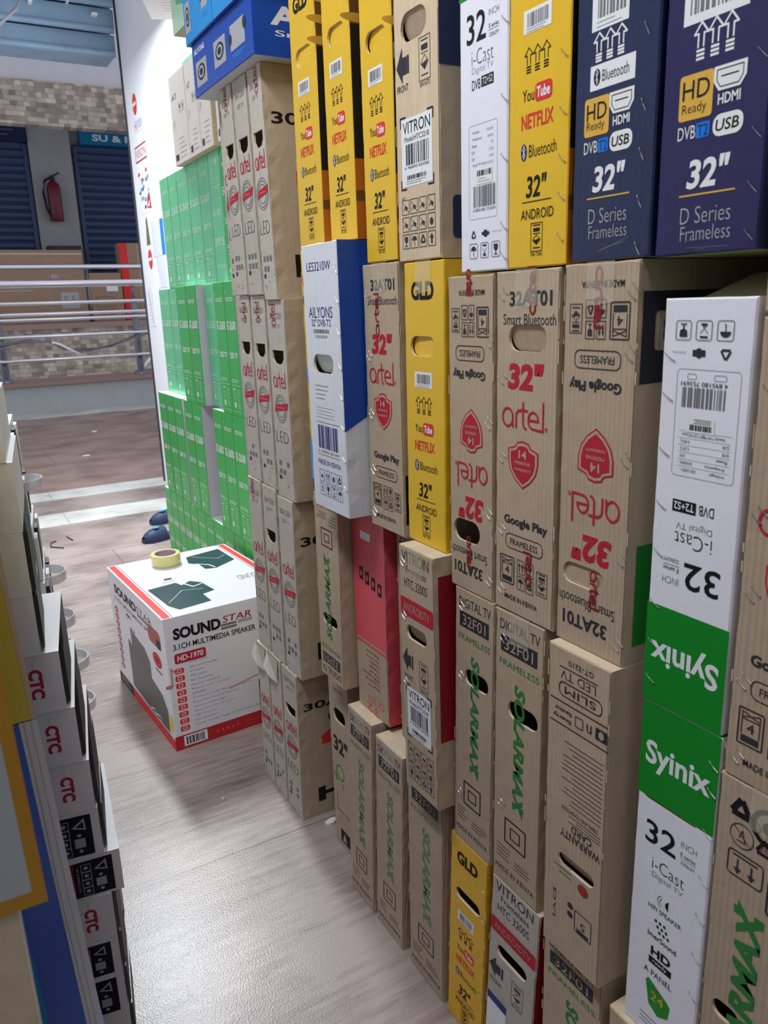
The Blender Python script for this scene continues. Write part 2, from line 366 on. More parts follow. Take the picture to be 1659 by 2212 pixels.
    if side: side(Fr(mb, L, H, lambda u, v, d: D(u, -hw-d, v), False, sd+5))
    if top: top(Fr(mb, L, Wd, lambda u, v, d: D(u, -hw+v, H+d), False, sd+9))
    o = mb.build(name, None, (X, (Y0+Y1)/2, Z0), rz)
    tag(o, label, cat, group)
    for pn, pm in ff.subs: pm.build(pn, o)
    if hole and len(hole) > 5:          # the cut flap, pushed in behind the opening
        fl = MB(); k = hole[5]; q = [(y, z) for y, z in hp]; zt = max(z for y, z in q); zb = min(z for y, z in q); yl = max(y for y, z in q); yr = min(y for y, z in q)
        pts = []
        for y, z in q:
            pts.append(D(.003+(abs(k)*.03*(zt-z)/(zt-zb) if k > 0 else abs(k)*.012*((y-yr)/(yl-yr))), y, z))
        fl.poly(pts, hole[6] if len(hole) > 6 else fm); fl.build('handle_flap', o)
    for (s, t, a) in staples:
        st = bpy.data.objects.new('staple', staple_mesh()); COL.objects.link(st); st.parent = o
        if inv: s, t = 1-s, 1-t
        st.location = D(-.0006, hw-s*Wd, t*H); st.rotation_euler.x = math.radians(-abs(a))
    if tape:
        tp = MB(); a, b = -.024, .024
        tp.add([D(-.0012, a, H-.05), D(-.0012, b, H-.055), D(-.0012, b, H+.0008), D(-.0012, a, H+.0008), D(.2, b, H+.0008), D(.2, a, H+.0008)], [[0, 3, 2, 1], [3, 5, 4, 2]], TAPE); tp.build('packing_tape', o)
    return o
# ---------------------------------------------------------------- printed designs
def youtube(f, ct, c=.48, w=.48, h=.04):
    f.T('You', c-w*.29, ct, w*.4, h*.72, BLK); f.RR(c-w*.06, ct-h*.55, c+w*.5, ct+h*.55, .006, REDB); f.T('Tube', c+w*.22, ct, w*.44, h*.66, WI, 0, .03, 1)
def bluetooth(f, ct, c=.52, w=.58, h=.034, mat=BLK, oval=None):
    oval = oval or DBP; x = c-w*.42
    f.el(x, ct, w*.17, h*1.25, oval); f.L([(x-w*.045, ct-h*.28), (x+w*.045, ct+h*.2), (x, ct+h*.5), (x, ct-h*.5), (x+w*.045, ct-h*.2), (x-w*.045, ct+h*.28)], .0009, WI, 1)
    f.T('Bluetooth', c+w*.11, ct, w*.76, h*.9, mat, 0, -.008)
def d_yellow(name=True, dirty=False):
    def d(f):
        if name: f.T('GLD', .47, .905, .56, .062, BLK, 0, .045)
        g = f.part('barcode_label'); g.R(.25, .578, .69, .632, LBL); g.bars(.31, .592, .64, .624, GRI, 1); g.lines(.3, .579, .66, .591, 2, LGI, .0008, 1)
        f.arrow3(.48, .515, .42, .06, BLK); youtube(f, .433); f.T('NETFLIX', .49, .37, .52, .036, REDB, 0, .02)
        bluetooth(f, .296); f.T('32"', .49, .208, .34, .056, BLK, 0, .02, 0, .12); f.L([(.26, .17), (.74, .17)], .0012, BLK)
        f.T('ANDROID', .51, .138, .54, .026, BLK); f.care(.51, .078, .19, .072, BLK); f.T('TBH T2001', .51, .034, .2, .01, BLK)
    return d
def s_yellow(f):
    f.R(0, 0, 1, .28, ORG); f.R(0, .28, 1, .72, BLKG); f.R(0, .135, 1, .17, BRN, 1)
    f.R(0, .72, 1, 1, BRN)
    for i in range(11): f.el(.02+.04*(i % 3), .74+.024*i, .09, .03, (GLDP, BRN, KRE)[i % 3], 1+i % 2)
def d_artel(over=False, handle=True):
    def d(f):
        f.T('32AT01', .56, .925, .66, .04, DGR, 0, .03); f.T('Smart Bluetooth', .54, .87, .82, .03, DGR)
        f.T('32"', .5, .715, .58, .076, RED, 0, .045, 0, .1); f.logo_a(.46, .61, .66, .078, RED, .0034); f.T('e', .84, .578, .04, .012, RED)
        f.shield(.48, .465, .5, .14, RED, KR)
        f.T('Google Play', .53, .29, .72, .034, DGR, 0, .035); f.RO(.2, .206, .82, .25, .0014, DGR, 0, .009); f.T('FRAMELESS', .51, .228, .46, .019, DGR)
        f.stackbox(.23, .135, .24, .085, '4', DGR)
        for i in range(2):
            for j in range(2): f.icon(('up2', 'brolly', 'cup', 'rec')[i*2+j], .47+.15*i, .157-.05*j, .12, .042, DGR, .001)
        f.care(.82, .13, .17, .07, DGR); f.T('MADE IN KENYA', .47, .05, .56, .016, DGR, 0, .01)
    return d
def d_over(s, t, h):                              # red hand stamp printed sideways over the tape
    def d(f): f.logo_a(s, t, h, .12, DRED, .003, 90)
    return d
def both(*ds):
    def d(f):
        for q in ds: q(f)
    return d
def d_solar(inv_name=True, pale=False, dig=True):
    g = PALEINK if pale else INK
    def d(f):
        if dig: f.T('DIGITAL TV', .51, .953, .8, .034, DGR, 0, .0)
        f.R(.13, .862, .87, .918, DGR); f.T('32F01', .5, .89, .58, .038, KR, 0, .0, 1); f.T('FRAMELESS', .51, .825, .8, .022, g)
        f.T('SOLARMAX', .54, .535, .47, .22, g, -90, .035, 0, .25); f.R(.43, .325, .5, .345, g, 1); f.R(.6, .325, .66, .345, g, 1)
        f.RO(.28, .172, .72, .262, .003, BLK); f.RO(.4, .197, .6, .237, .0024, BLK)
        f.lines(.1, .09, .42, .15, 4, DGR, .0014); f.lines(.5, .085, .92, .125, 3, DGR, .0014); f.T('MADE IN KENYA', .5, .055, .84, .02, DGR)
    return d
def d_vitron(fresh=True):
    def d(f):
        g = f.part('barcode_label'); g.R(.14, .235, .84, .44, LBL); th = .0028
        for s, t, a, b in ((.12, .445, 1, -1), (.86, .445, -1, -1), (.12, .228, 1, 1), (.86, .228, -1, 1)): f.L([(s+a*.12, t), (s, t), (s, t+b*.028)], th, BLK)
        g.T('VITRON', .49, .412, .62, .036, BLK, 0, 0, 1); g.T('Model:HTC3218', .49, .378, .56, .016, DGR, 0, 0, 1)
        g.bars(.24, .3, .76, .362, DGR, 1, 24); g.T('6 768003 025582', .49, .292, .56, .008, DGR, 0, 0, 1); g.bars(.26, .255, .7, .268, DGR, 1, 40); g.lines(.24, .24, .7, .253, 2, GRI, .0007, 1)
        for j in range(3):
            for i in range(4): f.icon(('x', 'x', 'x', 'x', 'x', 'x', 'x', 'drop', 'cup', 'brolly', 'rec', 'up')[j*4+i], .2+.2*i, .172-.054*j, .165, .045, DGR, .001)
        f.T('NOT', .16, .2, .08, .009, DGR)
    return d
def d_vitron_up(f):
    f.P([(.06, .595), (.2, .65), (.2, .62), (.3, .62), (.3, .57), (.2, .57), (.2, .545)], DGR); f.R(.31, .57, .35, .622, DGR)
    f.T('FRONT', .2, .532, .26, .02, DGR); f.care(.7, .59, .24, .12, DGR); f.T('SAW AUTO', .7, .52, .22, .014, DGR)
    f.R(.0, .93, .3, .975, SKY)
def d_vitron_head(f):
    f.T('VITRON', .48, .962, .78, .044, DGR); f.L([(.12, .94), (.16, .94)], .001, DGR); f.T('Frameless', .5, .914, .58, .026, DGR); f.T('HTC 3200S', .48, .862, .66, .036, DGR)
    f.RR(.02, .73, .97, .8, .006, RED); f.T('ANDROIDTV', .49, .765, .76, .032, KR, 0, -.01, 1)
    f.P([(.04, .55), (.18, .6), (.18, .57), (.29, .57), (.29, .525), (.18, .525), (.18, .5)], DGR); f.R(.31, .52, .35, .575, DGR); f.T('FRONT', .2, .478, .26, .02, DGR); f.care(.66, .52, .24, .11, DGR); f.T('SAW AUTO', .66, .455, .22, .012, DGR)
def d_dseries(blue):
    def d(f):
        if blue:
            g = f.part('barcode_label'); g.R(.2, .505, .64, .64, LBL); g.bars(.27, .53, .6, .62, GRI, 1, 22); g.lines(.26, .508, .62, .526, 2, LGI, .0008, 1)
            g = f.part('white_sticker'); g.R(.2, .381, .74, .434, LBL); g.el(.285, .408, .08, .036, BLK, 1); g.L([(.27, .401), (.3, .416), (.285, .424), (.285, .392), (.3, .4), (.27, .416)], .0008, LBL, 2); g.T('Bluetooth', .51, .408, .32, .024, DGR, 0, -.005, 1)
            o = (.14, .283, .45, .366); a = (.43, .47); c = .6
        else:
            g = f.part('barcode_label'); g.R(.18, .454, .77, .64, LBL); g.bars(.24, .472, .72, .53, GRI, 1, 26); g.lines(.24, .55, .6, .58, 2, LGI, .001, 1); g.T('MADE IN CHINA', .36, .545, .28, .012, GRI, 0, 0, 1)
            o = (.18, .272, .5, .36); a = (.49, .418); c = .65
        f.arrow3(a[0], a[1], .4, .06 if blue else .07, WI, .002)
        s0, t0, s1, t1 = o; f.RR(s0, t0, s1, t1, .004, GLDP); m = (s0+s1)/2; f.T('HD', m, t1-.03, (s1-s0)*.8, .036, BLK, 0, .0, 1); f.T('Ready', m-.01, t0+.02, (s1-s0)*.72, .024, BLK, 0, -.01, 1)
        h = t1-.022; f.P([(c-.15, h+.022), (c+.14, h+.022), (c+.14, h-.006), (c+.09, h-.024), (c-.1, h-.024), (c-.15, h-.006)], WI); f.L([(c-.12, h+.015), (c+.11, h+.015), (c+.11, h-.004), (c+.075, h-.017), (c-.085, h-.017), (c-.12, h-.004)], .0009, BLK, 1, True); f.L([(c-.08, h+.002), (c+.07, h+.002)], .0012, BLK, 1)
        f.T('HDMI', c, h-.04, .2, .02, WI, 0, .02); f.T('DVB', s0+.09, t0-.024, .17, .026, WI, 0, .0); f.RR(s0+.18, t0-.039, s0+.31, t0-.009, .002, MID); f.T('T2', s0+.245, t0-.024, .1, .022, NAVY, 0, 0, 1)
        f.RR(c-.13, t0-.044, c+.14, t0-.002, .009, WI); f.T('USB', c, t0-.023, .21, .022, BLK, 0, .01, 1, .1)
        q = .47 if blue else .5; b = 0 if blue else -.022
        f.T('32"', q, .186+b, .4, .06, WI, 0, .03, 0, .12); f.L([(q-.26, .144+b), (q+.26, .144+b)], .0018, GLDP); f.T('D Series', q, .103+b, .48, .034, LGI, 0, -.01); f.T('Frameless', q+.01, .066+b, .48, .03, LGI, 0, -.01)
        for i in range(4): f.L([(f.r.uniform(.3, .6), f.r.uniform(.005, .03)), (f.r.uniform(.4, .8), f.r.uniform(.01, .05))], .0005, GRI)
    return d
def d_syi_top(f):                                  # shared head of the white and green cartons
    f.R(0, .735, 1, 1, SGRN); f.T('Syinix', .5, .855, .84, .085, LBL, 0, .025, 1)
    f.T('32', .36, .638, .42, .066, BLK, 0, .012); f.T('INCH', .73, .662, .2, .018, GRI, 0, -.012); f.T('E series', .73, .633, .19, .012, DGR); f.L([(.63, .622), (.83, .622)], .0006, GRI); f.T('32E62M', .73, .61, .18, .01, GRI)
    f.T('i-Cast', .49, .553, .44, .036, DGR, 0, -.014); f.T('Digital TV', .49, .517, .42, .02, GRI, 0, -.012)
def d_syi_a(f):
    d_syi_top(f)
    f.P([(.49, .457), (.53, .469), (.53, .437), (.49, .447)], BLK); f.ring(.47, .452, .007, .0008, BLK, 0, 120, 240, 8); f.ring(.47, .452, .011, .0008, BLK, 0, 120, 240, 8)
    f.T('HIFI SPEAKER', .49, .42, .46, .014, DGR)
    for s, t in ((.38, .385), (.44, .385), (.5, .385), (.41, .37), (.47, .37), (.53, .37), (.44, .355), (.5, .355), (.56, .355)): f.el(s, t, .036, .009, BLK)
    f.T('ImerSound', .48, .334, .4, .017, DGR, 0, .01); f.T('HD', .48, .286, .28, .028, BLK, 0, .04); f.R(.32, .244, .64, .265, BLK); f.T('ready', .48, .255, .2, .014, LBL, 0, 0, 1)
    f.T('A PANEL', .46, .215, .4, .018, DGR); f.P([(.3, .18), (.34, .192), (.62, .16), (.66, .15), (.64, .11), (.5, .09), (.36, .11)], SGRN); f.T('24', .48, .145, .18, .028, GLDP, 0, 0, 1)
    f.lines(.25, .03, .7, .07, 3, DGR, .001)
def d_syi_b(f):
    d_syi_top(f)
    f.T('DVB', .36, .472, .17, .024, BLK); f.R(.48, .458, .76, .487, BLK); f.T('T2+S2', .62, .472, .24, .019, LBL, 0, .015, 1)
    f.RO(.1, .155, .8, .4, .0007, LGI, 0, .005)
    for i, (a, b) in enumerate((('Voltage', '100-240V~'), ('Frequency', '50/60Hz'), ('Power', '55W'), ('N.W', '3.2KG'), ('G.W', '4.4KG'), ('Size(L*W*H)', '787*125*472mm'))):
        t = .385-.0165*i; f.T(a, .15+.018*len(a), t, .024*len(a), .0085, DGR); f.T(b, .72-.012*len(b), t, .021*len(b), .008, GRI); f.L([(.15, t-.0085), (.74, t-.0085)], .0005, LGI)
    g = f.part('serial_label'); g.R(.34, .262, .66, .296, WI); g.bars(.37, .278, .62, .291, DGR, 1, 26); g.lines(.38, .264, .62, .276, 3, GRI, .0007, 1)
    f.bars(.25, .195, .73, .24, GRI, 0, 30); f.T('4 895180 753691', .49, .187, .52, .01, DGR)
    f.RO(.25, .165, .38, .177, .0006, GRI, 0, .002); f.RO(.58, .165, .68, .177, .0006, GRI, 0, .002)
    f.recycle(.28, .118, .14, .032, DGR, .0025); f.R(.5, .112, .64, .126, DGR); f.el(.57, .119, .08, .022, DGR); f.T('Do Not Clamp', .8, .118, .16, .006, GRI)
    for s, k in ((.3, 'brolly'), (.53, 'bin'), (.76, 'cup')): f.icon(k, s, .07, .17, .042, DGR, .0008, .003)
def d_ailyons(f):
    f.T('LES3210W', .48, .92, .66, .032, DBP); f.T('AILYONS', .48, .757, .66, .04, DBP, 0, -.0); f.T('32" DVB-T2', .48, .72, .54, .026, DBP)
    f.bars(.26, .682, .7, .696, GRI, 0, 40); f.lines(.3, .664, .68, .675, 2, GRI, .001)
    f.lines(.22, .43, .6, .495, 4, GRI, .0012); f.lines(.22, .36, .82, .41, 4, LGI, .001); f.L([(.2, .347), (.84, .347)], .001, GRI)
    f.bars(.24, .245, .8, .335, DBP, 0, 24); f.T('6 164003 201447', .52, .233, .6, .01, GRI); f.L([(.2, .219), (.84, .219)], .001, GRI); f.T('MADE IN KENYA', .52, .19, .64, .02, DBP, 0, .0)
    for j in range(2):
        for i in range(4): f.icon(('x', 'up2', 'drop', 'rec', 'num', 'cup', 'bin', 'brolly')[j*4+i], .28+.17*i, .135-.055*j, .13, .047, DBP, .0009)
def s_ailyons(f):
    f.P([(0, 1), (0, .33), (.06, .375), (.5, .7), (.5, 1)], BLU); f.R(.5, .6, 1, 1, BLU)
def d_pink(f):
    f.R(0, .36, 1, 1, PINK); f.R(0, .335, 1, .35, PINK); g = f.part('paper_label'); g.R(.27, .845, .58, .88, LBL, 1); g.lines(.3, .85, .56, .874, 2, LGI, .001, 2); f.lines(.18, .75, .9, .84, 6, RED, .0008, 1)
    for i in range(4): f.R(.2+.19*i, .65-.012*i, .32+.19*i, .71-.012*i, BLK, 1); f.el(.26+.19*i, .68-.012*i, .06, .03, PINK, 2)
    for i, s in enumerate(('And more.', 'App Store', 'Netflix', 'Youtube', 'WLA pod', 'WIFI connect', 'Android OS', 'Smart TV')):
        f.T(s, .75-.024*len(s), .31-.0235*i, .047*len(s), .015, DRED, 180)
    f.T('Frameless', .7, .105, .3, .012, KRE, 180); f.T('CX 32T1', .6, .075, .5, .035, PINK, 180); f.T('32', .5, .025, .4, .04, PINK, 180)
def d_at(f):
    f.T('AT3201', .45, .925, .7, .034, DGR); f.T('LED TV', .5, .86, .45, .018, DGR); f.T('32"', .5, .57, .7, .085, BLK, 0, .035)
    f.ring(.42, .42, .022, .006, SGRN); f.P([(.1, .4), (.24, .4), (.3, .37), (.2, .36)], SGRN); f.P([(.45, .39), (.62, .34), (.52, .345)], SGRN)
    f.L([(.2, .28), (.2, .2), (.8, .2)], .002, BLK); f.lines(.2, .14, .8, .17, 2, GRI, .001); f.R(.3, .03, .75, .1, BLK); f.P([(.4, .04), (.6, .04), (.5, .09)], KR, 1)
def d_slim(f):                                     # printed upside down on the carton
    f.care(.24, .845, .3, .11, DGR) if 0 else None
    f.RO(.14, .8, .42, .87, .0016, DGR, 0, .003); f.T('5', .28, .838, .08, .024, DGR); f.R(.18, .856, .38, .868, DGR)
    f.el(.5, .83, .1, .02, DGR); f.el(.5, .8, .1, .02, DGR); f.T('DVI', .78, .835, .1, .05, DGR, 90)
    f.el(.3, .715, .18, .036, BRN); f.el(.3, .715, .12, .024, RED, 1); f.lines(.5, .67, .85, .72, 3, DGR, .0012)
    f.T('WARRANTY', .38, .572, .66, .026, DGR, 0, .012); f.T('CARD', .36, .542, .34, .024, DGR, 0, .012)
    f.lines(.06, .5, .7, .53, 3, DGR, .001); f.T('TERMS AND CONDITIONS', .4, .49, .6, .012, DGR)
    f.lines(.06, .27, .84, .475, 14, DGR, .0011)
    f.L([(0, .232), (.94, .232)], .002, DGR); f.L([(.02, .162), (.94, .162)], .002, DGR); f.R(.02, .178, .2, .212, DGR); f.el(.11, .195, .08, .024, KR, 1); f.T('n', .3, .196, .08, .026, DGR); f.RO(.4, .182, .52, .212, .0014, DGR)
    f.T('Energy', .74, .21, .3, .016, DGR, 0, .02); f.T('Saving', .72, .186, .28, .016, DGR, 0, .02)
    f.RO(.12, .1, .8, .142, .0018, DGR, 0, .009); f.T('SLIM', .46, .121, .5, .022, DGR); f.T('LED TV', .5, .076, .56, .026, DGR, 0, -.012); f.L([(.2, .056), (.8, .056)], .0016, DGR); f.T('GT-3210', .46, .036, .4, .016, DGR)
def d_small(mark=True):
    def d(f):
        f.T('30AT2201', .5, .925, .68, .03, GRI); f.T('LED TV', .5, .876, .44, .018, GRI); f.logo_a(.5, .615, .66, .075, RED, .0034)
        for r_ in (.036, .03, .022): f.ring(.5, .47, r_, .0022, GRI)
        f.P([(.14, .452), (.86, .47), (.92, .505), (.2, .486)], RED, 1); f.lines(.24, .462, .8, .49, 1, PINK, .003, 2)
        f.T('LED', .48, .325, .68, .056, DGR, 0, -.025)
        for i in range(3):
            for j in range(2): f.R(.2+.22*i, .13+.045*j, .34+.22*i, .155+.045*j, GRI) if f.r.random() < .8 else None
        f.R(.16, .1, .3, .12, DGR)
        if f.r.random() < .6: f.logo_a(f.r.uniform(.3, .6), f.r.uniform(.9, .96), .1, .3, DRED, .0024, 90)
        for i in range(5): f.el(f.r.uniform(.1, .9), f.r.uniform(.02, .2), .05, .008, GRI)
    return d
def s_small(big):
    def d(f):
        f.T('30AT2201', .28, .78, .5, .05, BLK, 0, .02); f.T('LED TV', .26, .68, .2, .04, BLK); f.P([(.12, .5), (.17, .5), (.19, .6), (.15, .58), (.12, .56)], REDB)
        f.R(.09, .1, .13, .2, BLK); f.R(.09, .14, .22, .165, BLK); f.R(.18, .1, .22, .2, BLK)
    return d
def d_eco(taped=False):
    def d(f):
        w = PGRN if taped else WI
        f.T('ECOCO', .5, .87, .66, .03, w, 0, .02); f.T('E-2600', .52, .68, .84, .066, w, 0, .02); f.T('LED TV', .54, .46, .74, .042, w, 0, .03)
        f.lines(.14, .255, .9, .285, 2, PGRN, .003); f.L([(.12, .235), (.9, .235)], .0016, PGRN)
        f.R(.2, .2, .42, .212, PGRN); f.lines(.2, .12, .44, .19, 5, PGRN, .0016); f.lines(.56, .12, .84, .21, 6, PGRN, .0016)
        f.el(.32, .085, .2, .05, PGRN); f.lines(.56, .06, .84, .11, 4, PGRN, .0014); f.L([(.12, .035), (.9, .035)], .0014, PGRN)
        for i in range(4): f.L([(.07, .93-.22*i), (.16, .905-.22*i)], .002, WI)
    return d
# ---------------------------------------------------------------- the setting
def quad(name, pts, mat, kind='structure', parent=None):
    m = MB(); m.poly(pts, mat); o = m.build(name, parent)
    if kind: o['kind'] = kind
    return o
def slab(name, a, b, mat, kind='structure', parent=None):
    m = MB(); m.box(a, b, mat); o = m.build(name, parent)
    if kind: o['kind'] = kind
    return o
def floor_mat(name, c1, c2, jx, jy, ox, oy, rough=.33, seam=.55):
    m = bpy.data.materials.new(name); m.use_nodes = True; nt = m.node_tree; N = nt.nodes; K = nt.links; b = N['Principled BSDF']
    tc = N.new('ShaderNodeTexCoord'); mp = N.new('ShaderNodeMapping'); mp.inputs['Scale'].default_value = (3.6, 30, 1); K.new(tc.outputs['Object'], mp.inputs[0])
    n1 = N.new('ShaderNodeTexNoise'); n1.inputs['Scale'].default_value = 1.5; n1.inputs['Detail'].default_value = 7; n1.inputs['Roughness'].default_value = .65; n1.inputs['Distortion'].default_value = .3; K.new(mp.outputs[0], n1.inputs['Vector'])
    n2 = N.new('ShaderNodeTexNoise'); n2.inputs['Scale'].default_value = 2.2; n2.inputs['Detail'].default_value = 4; K.new(tc.outputs['Object'], n2.inputs['Vector'])
    ad = N.new('ShaderNodeMath'); ad.operation = 'MULTIPLY_ADD'; K.new(n1.outputs[0], ad.inputs[0]); ad.inputs[1].default_value = .75; K.new(n2.outputs[0], ad.inputs[2])
    cr = N.new('ShaderNodeValToRGB'); cr.color_ramp.elements[0].position = .62; cr.color_ramp.elements[0].color = (*lin(c1), 1); cr.color_ramp.elements[1].position = 1.15; cr.color_ramp.elements[1].color = (*lin(c2), 1); K.new(ad.outputs[0], cr.inputs[0])
    br = N.new('ShaderNodeTexBrick'); br.inputs['Scale'].default_value = 1; br.inputs['Brick Width'].default_value = jx; br.inputs['Row Height'].default_value = jy; br.inputs['Mortar Size'].default_value = .0035
    br.inputs['Color1'].default_value = (1, 1, 1, 1); br.inputs['Color2'].default_value = (.9, .9, .9, 1); br.inputs['Mortar'].default_value = (seam, seam, seam, 1)
    m2 = N.new('ShaderNodeMapping'); m2.inputs['Location'].default_value = (ox, oy, 0); K.new(tc.outputs['Object'], m2.inputs[0]); K.new(m2.outputs[0], br.inputs['Vector'])
    mx = N.new('ShaderNodeMix'); mx.data_type = 'RGBA'; mx.blend_type = 'MULTIPLY'; mx.inputs[0].default_value = 1; K.new(cr.outputs[0], mx.inputs[6]); K.new(br.outputs[0], mx.inputs[7]); K.new(mx.outputs[2], b.inputs['Base Color'])
    b.inputs['Roughness'].default_value = rough; b.inputs['Specular IOR Level'].default_value = .45
    n3 = N.new('ShaderNodeTexNoise'); n3.inputs['Scale'].default_value = 240; K.new(tc.outputs['Object'], n3.inputs['Vector'])
    bp = N.new('ShaderNodeBump'); bp.inputs['Strength'].default_value = .22; bp.inputs['Distance'].default_value = .002; K.new(n3.outputs[0], bp.inputs['Height']); K.new(bp.outputs[0], b.inputs['Normal'])
    return m
FL = floor_mat('streaked_floor_board', (106, 92, 87), (168, 155, 150), 1.35, 1.62, .485, -1.89, .3)
FLH = floor_mat('hall_floor_tile', (112, 92, 86), (160, 138, 128), 2.4, 1.5, .2, .5, .4)
STRIP = floor_mat('pale_threshold_tile', (160, 160, 156), (206, 206, 202), 1.18, 50, -.15, 10, .4)
def mosaic_mat():
    m = bpy.data.materials.new('woven_stone_mosaic'); m.use_nodes = True; nt = m.node_tree; N = nt.nodes; K = nt.links; b = N['Principled BSDF']
    tc = N.new('ShaderNodeTexCoord'); sp = N.new('ShaderNodeSeparateXYZ'); K.new(tc.outputs['Object'], sp.inputs[0]); cb = N.new('ShaderNodeCombineXYZ'); K.new(sp.outputs[0], cb.inputs[0]); K.new(sp.outputs[2], cb.inputs[1])
    br = N.new('ShaderNodeTexBrick'); br.inputs['Scale'].default_value = 1.9; br.inputs['Brick Width'].default_value = .36; br.inputs['Row Height'].default_value = .17; br.inputs['Mortar Size'].default_value = .006; br.offset = .37; br.squash = .62; br.squash_frequency = 2
    br.inputs['Color1'].default_value = (*lin((194, 180, 162)), 1); br.inputs['Color2'].default_value = (*lin((126, 114, 104)), 1); br.inputs['Mortar'].default_value = (*lin((120, 108, 96)), 1); K.new(cb.outputs[0], br.inputs['Vector'])
    n = N.new('ShaderNodeTexNoise'); n.inputs['Scale'].default_value = 3.5; K.new(cb.outputs[0], n.inputs['Vector'])
    mx = N.new('ShaderNodeMix'); mx.data_type = 'RGBA'; mx.blend_type = 'OVERLAY'; mx.inputs[0].default_value = .6; K.new(br.outputs[0], mx.inputs[6]); K.new(n.outputs[0], mx.inputs[7]); K.new(mx.outputs[2], b.inputs['Base Color'])
    b.inputs['Roughness'].default_value = .6; return m
MOS = mosaic_mat()
WALLM = nm('white_wall_paint', (238, 240, 244), .6, .3, 0, .02, 4)
CEILM = nm('white_ceiling_paint', (236, 238, 242), .7, .2)
CONC = nm('grey_plaster', (166, 166, 168), .8, .2, 0, .1, 5, .2)
KERB = nm('grey_kerb_stone', (168, 172, 174), .6, .3, 0, .1, 6, .2)
COPE = nm('brown_coping_stone', (150, 124, 116), .5, .3, 0, .1, 10)
STBL = nm('dark_painted_steel', (140, 166, 192), .5, .4, 0, .25, 6, .3)
CHR = nm('polished_steel', (240, 240, 244), .34, .5, metal=1)
DCH = nm('dull_steel', (120, 122, 130), .35, .5, metal=1)
SHUT = nm('navy_shutter_slat', (62, 76, 112), .5, .4, 0, .08, 5)
slab('floor', (-2, -3, -.1), (2.6, 5.98, 0), FL)
slab('floor', (-2, 5.98, -.1), (4.2, 6.36, .001), STRIP)
slab('floor', (-2, 6.36, -.1), (4.2, 6.86, 0), FL)
slab('floor', (-2, 6.86, -.1), (4.2, 7.2, .001), STRIP)
slab('floor', (-2, 7.2, -.1), (8, 12.55, 0), FLH)
slab('floor', (-2, 12.55, -.1), (8, 13.1, .001), STRIP)
slab('wall_right', (1.71, -3, 0), (1.9, 7.0, 4.05), WALLM)
slab('wall_left', (-1.6, -3, 0), (-1.45, 7.0, 4.05), CONC)
slab('wall_back', (-1.45, -3.1, 0), (1.71, -2.9, 4.05), CONC)
slab('ceiling', (-1.6, -3.1, 4.05), (1.9, 6.6, 4.2), CEILM)
slab('trim_1', (1.70, 7.0, 0), (1.76, 7.03, 4.05), DGR)
# kerb of the light well, upper floor edge, soffit and the shopfront shutter head
slab('trim_2', (-2, 13.1, 0), (8, 13.16, .43), KERB); slab('trim_3', (-2, 13.02, .43), (8, 13.9, .48), COPE)
slab('trim_4', (-2, 18.6, .0), (9, 19.0, 1.16), MOS); slab('trim_5', (-2, 18.5, 1.16), (9, 19.4, 1.27), COPE)
slab('floor', (-2, 19.0, 1.2), (9, 24.2, 1.27), FLH)
slab('floor', (-2, 13.9, -3.1), (9, 18.6, -3), CONC)
slab('trim_6', (-2, 17.9, 5.05), (9, 18.2, 5.85), MOS); slab('ceiling', (-2, 18.25, 6.2), (9, 24.2, 6.3), CONC); slab('trim_7', (-2, 17.95, 5.85), (9, 18.25, 9.5), nm('pale_plaster', (196, 196, 200), .8, .2, 0, .06, 3))
slab('wall_far', (-2, 21.4, 1.27), (9, 21.6, 6.2), CONC)
m = MB(); rr_ = random.Random(3)
for i, (z0, z1, y) in enumerate(((3.46, 3.6, 7.1), (3.64, 3.77, 7.06), (3.8, 3.97, 7.02), (4.0, 4.2, 6.98))):
    m.box((-2, y, z0), (1.70, y+.35, z1), STBL)
for z, y in ((3.46, 7.08), (3.62, 7.05), (3.79, 7.01), (3.98, 6.97)): m.tube([(-2, y, z), (1.69, y, z)], .022, STBL, 8)
for i in range(7): x, z = rr_.uniform(.9, 1.65), rr_.uniform(3.5, 3.92); m.box((x, 7.0, z), (x+rr_.uniform(.01, .06), 7.1, z+.018), WI)
o = m.build('trim_8'); o['kind'] = 'structure'
m = MB(); m.tube([(.72, 6.9, 3.46), (.85, 6.88, 3.52), (.97, 6.86, 3.63), (1.04, 6.84, 3.78), (1.06, 6.85, 3.98), (1.06, 6.9, 4.1)], .012, LGI, 8)
tag(m.build('hanging_cable', smooth=True), 'grey cable drooping from the dark steel shutter head', 'cable')
# ---------------------------------------------------------------- the wall of television cartons on the right
KM = (KR, KR, KR); KW = (KRD, KR, KRE); YM = (YE, YE, YE)
def zig(s, ts, a=-52, pair=True):
    out = []
    for t in ts:
        out.append((s, t, a))
        if pair: out.append((s+.055, t+.018, a))
    return out
H1 = (.46, .715, .6, .068)
GY, GA, GS, GV, GI = 'yellow television cartons', 'brown television cartons with red shield print', 'brown television cartons with green lettering', 'brown cartons with a red banner', 'white and green television cartons'
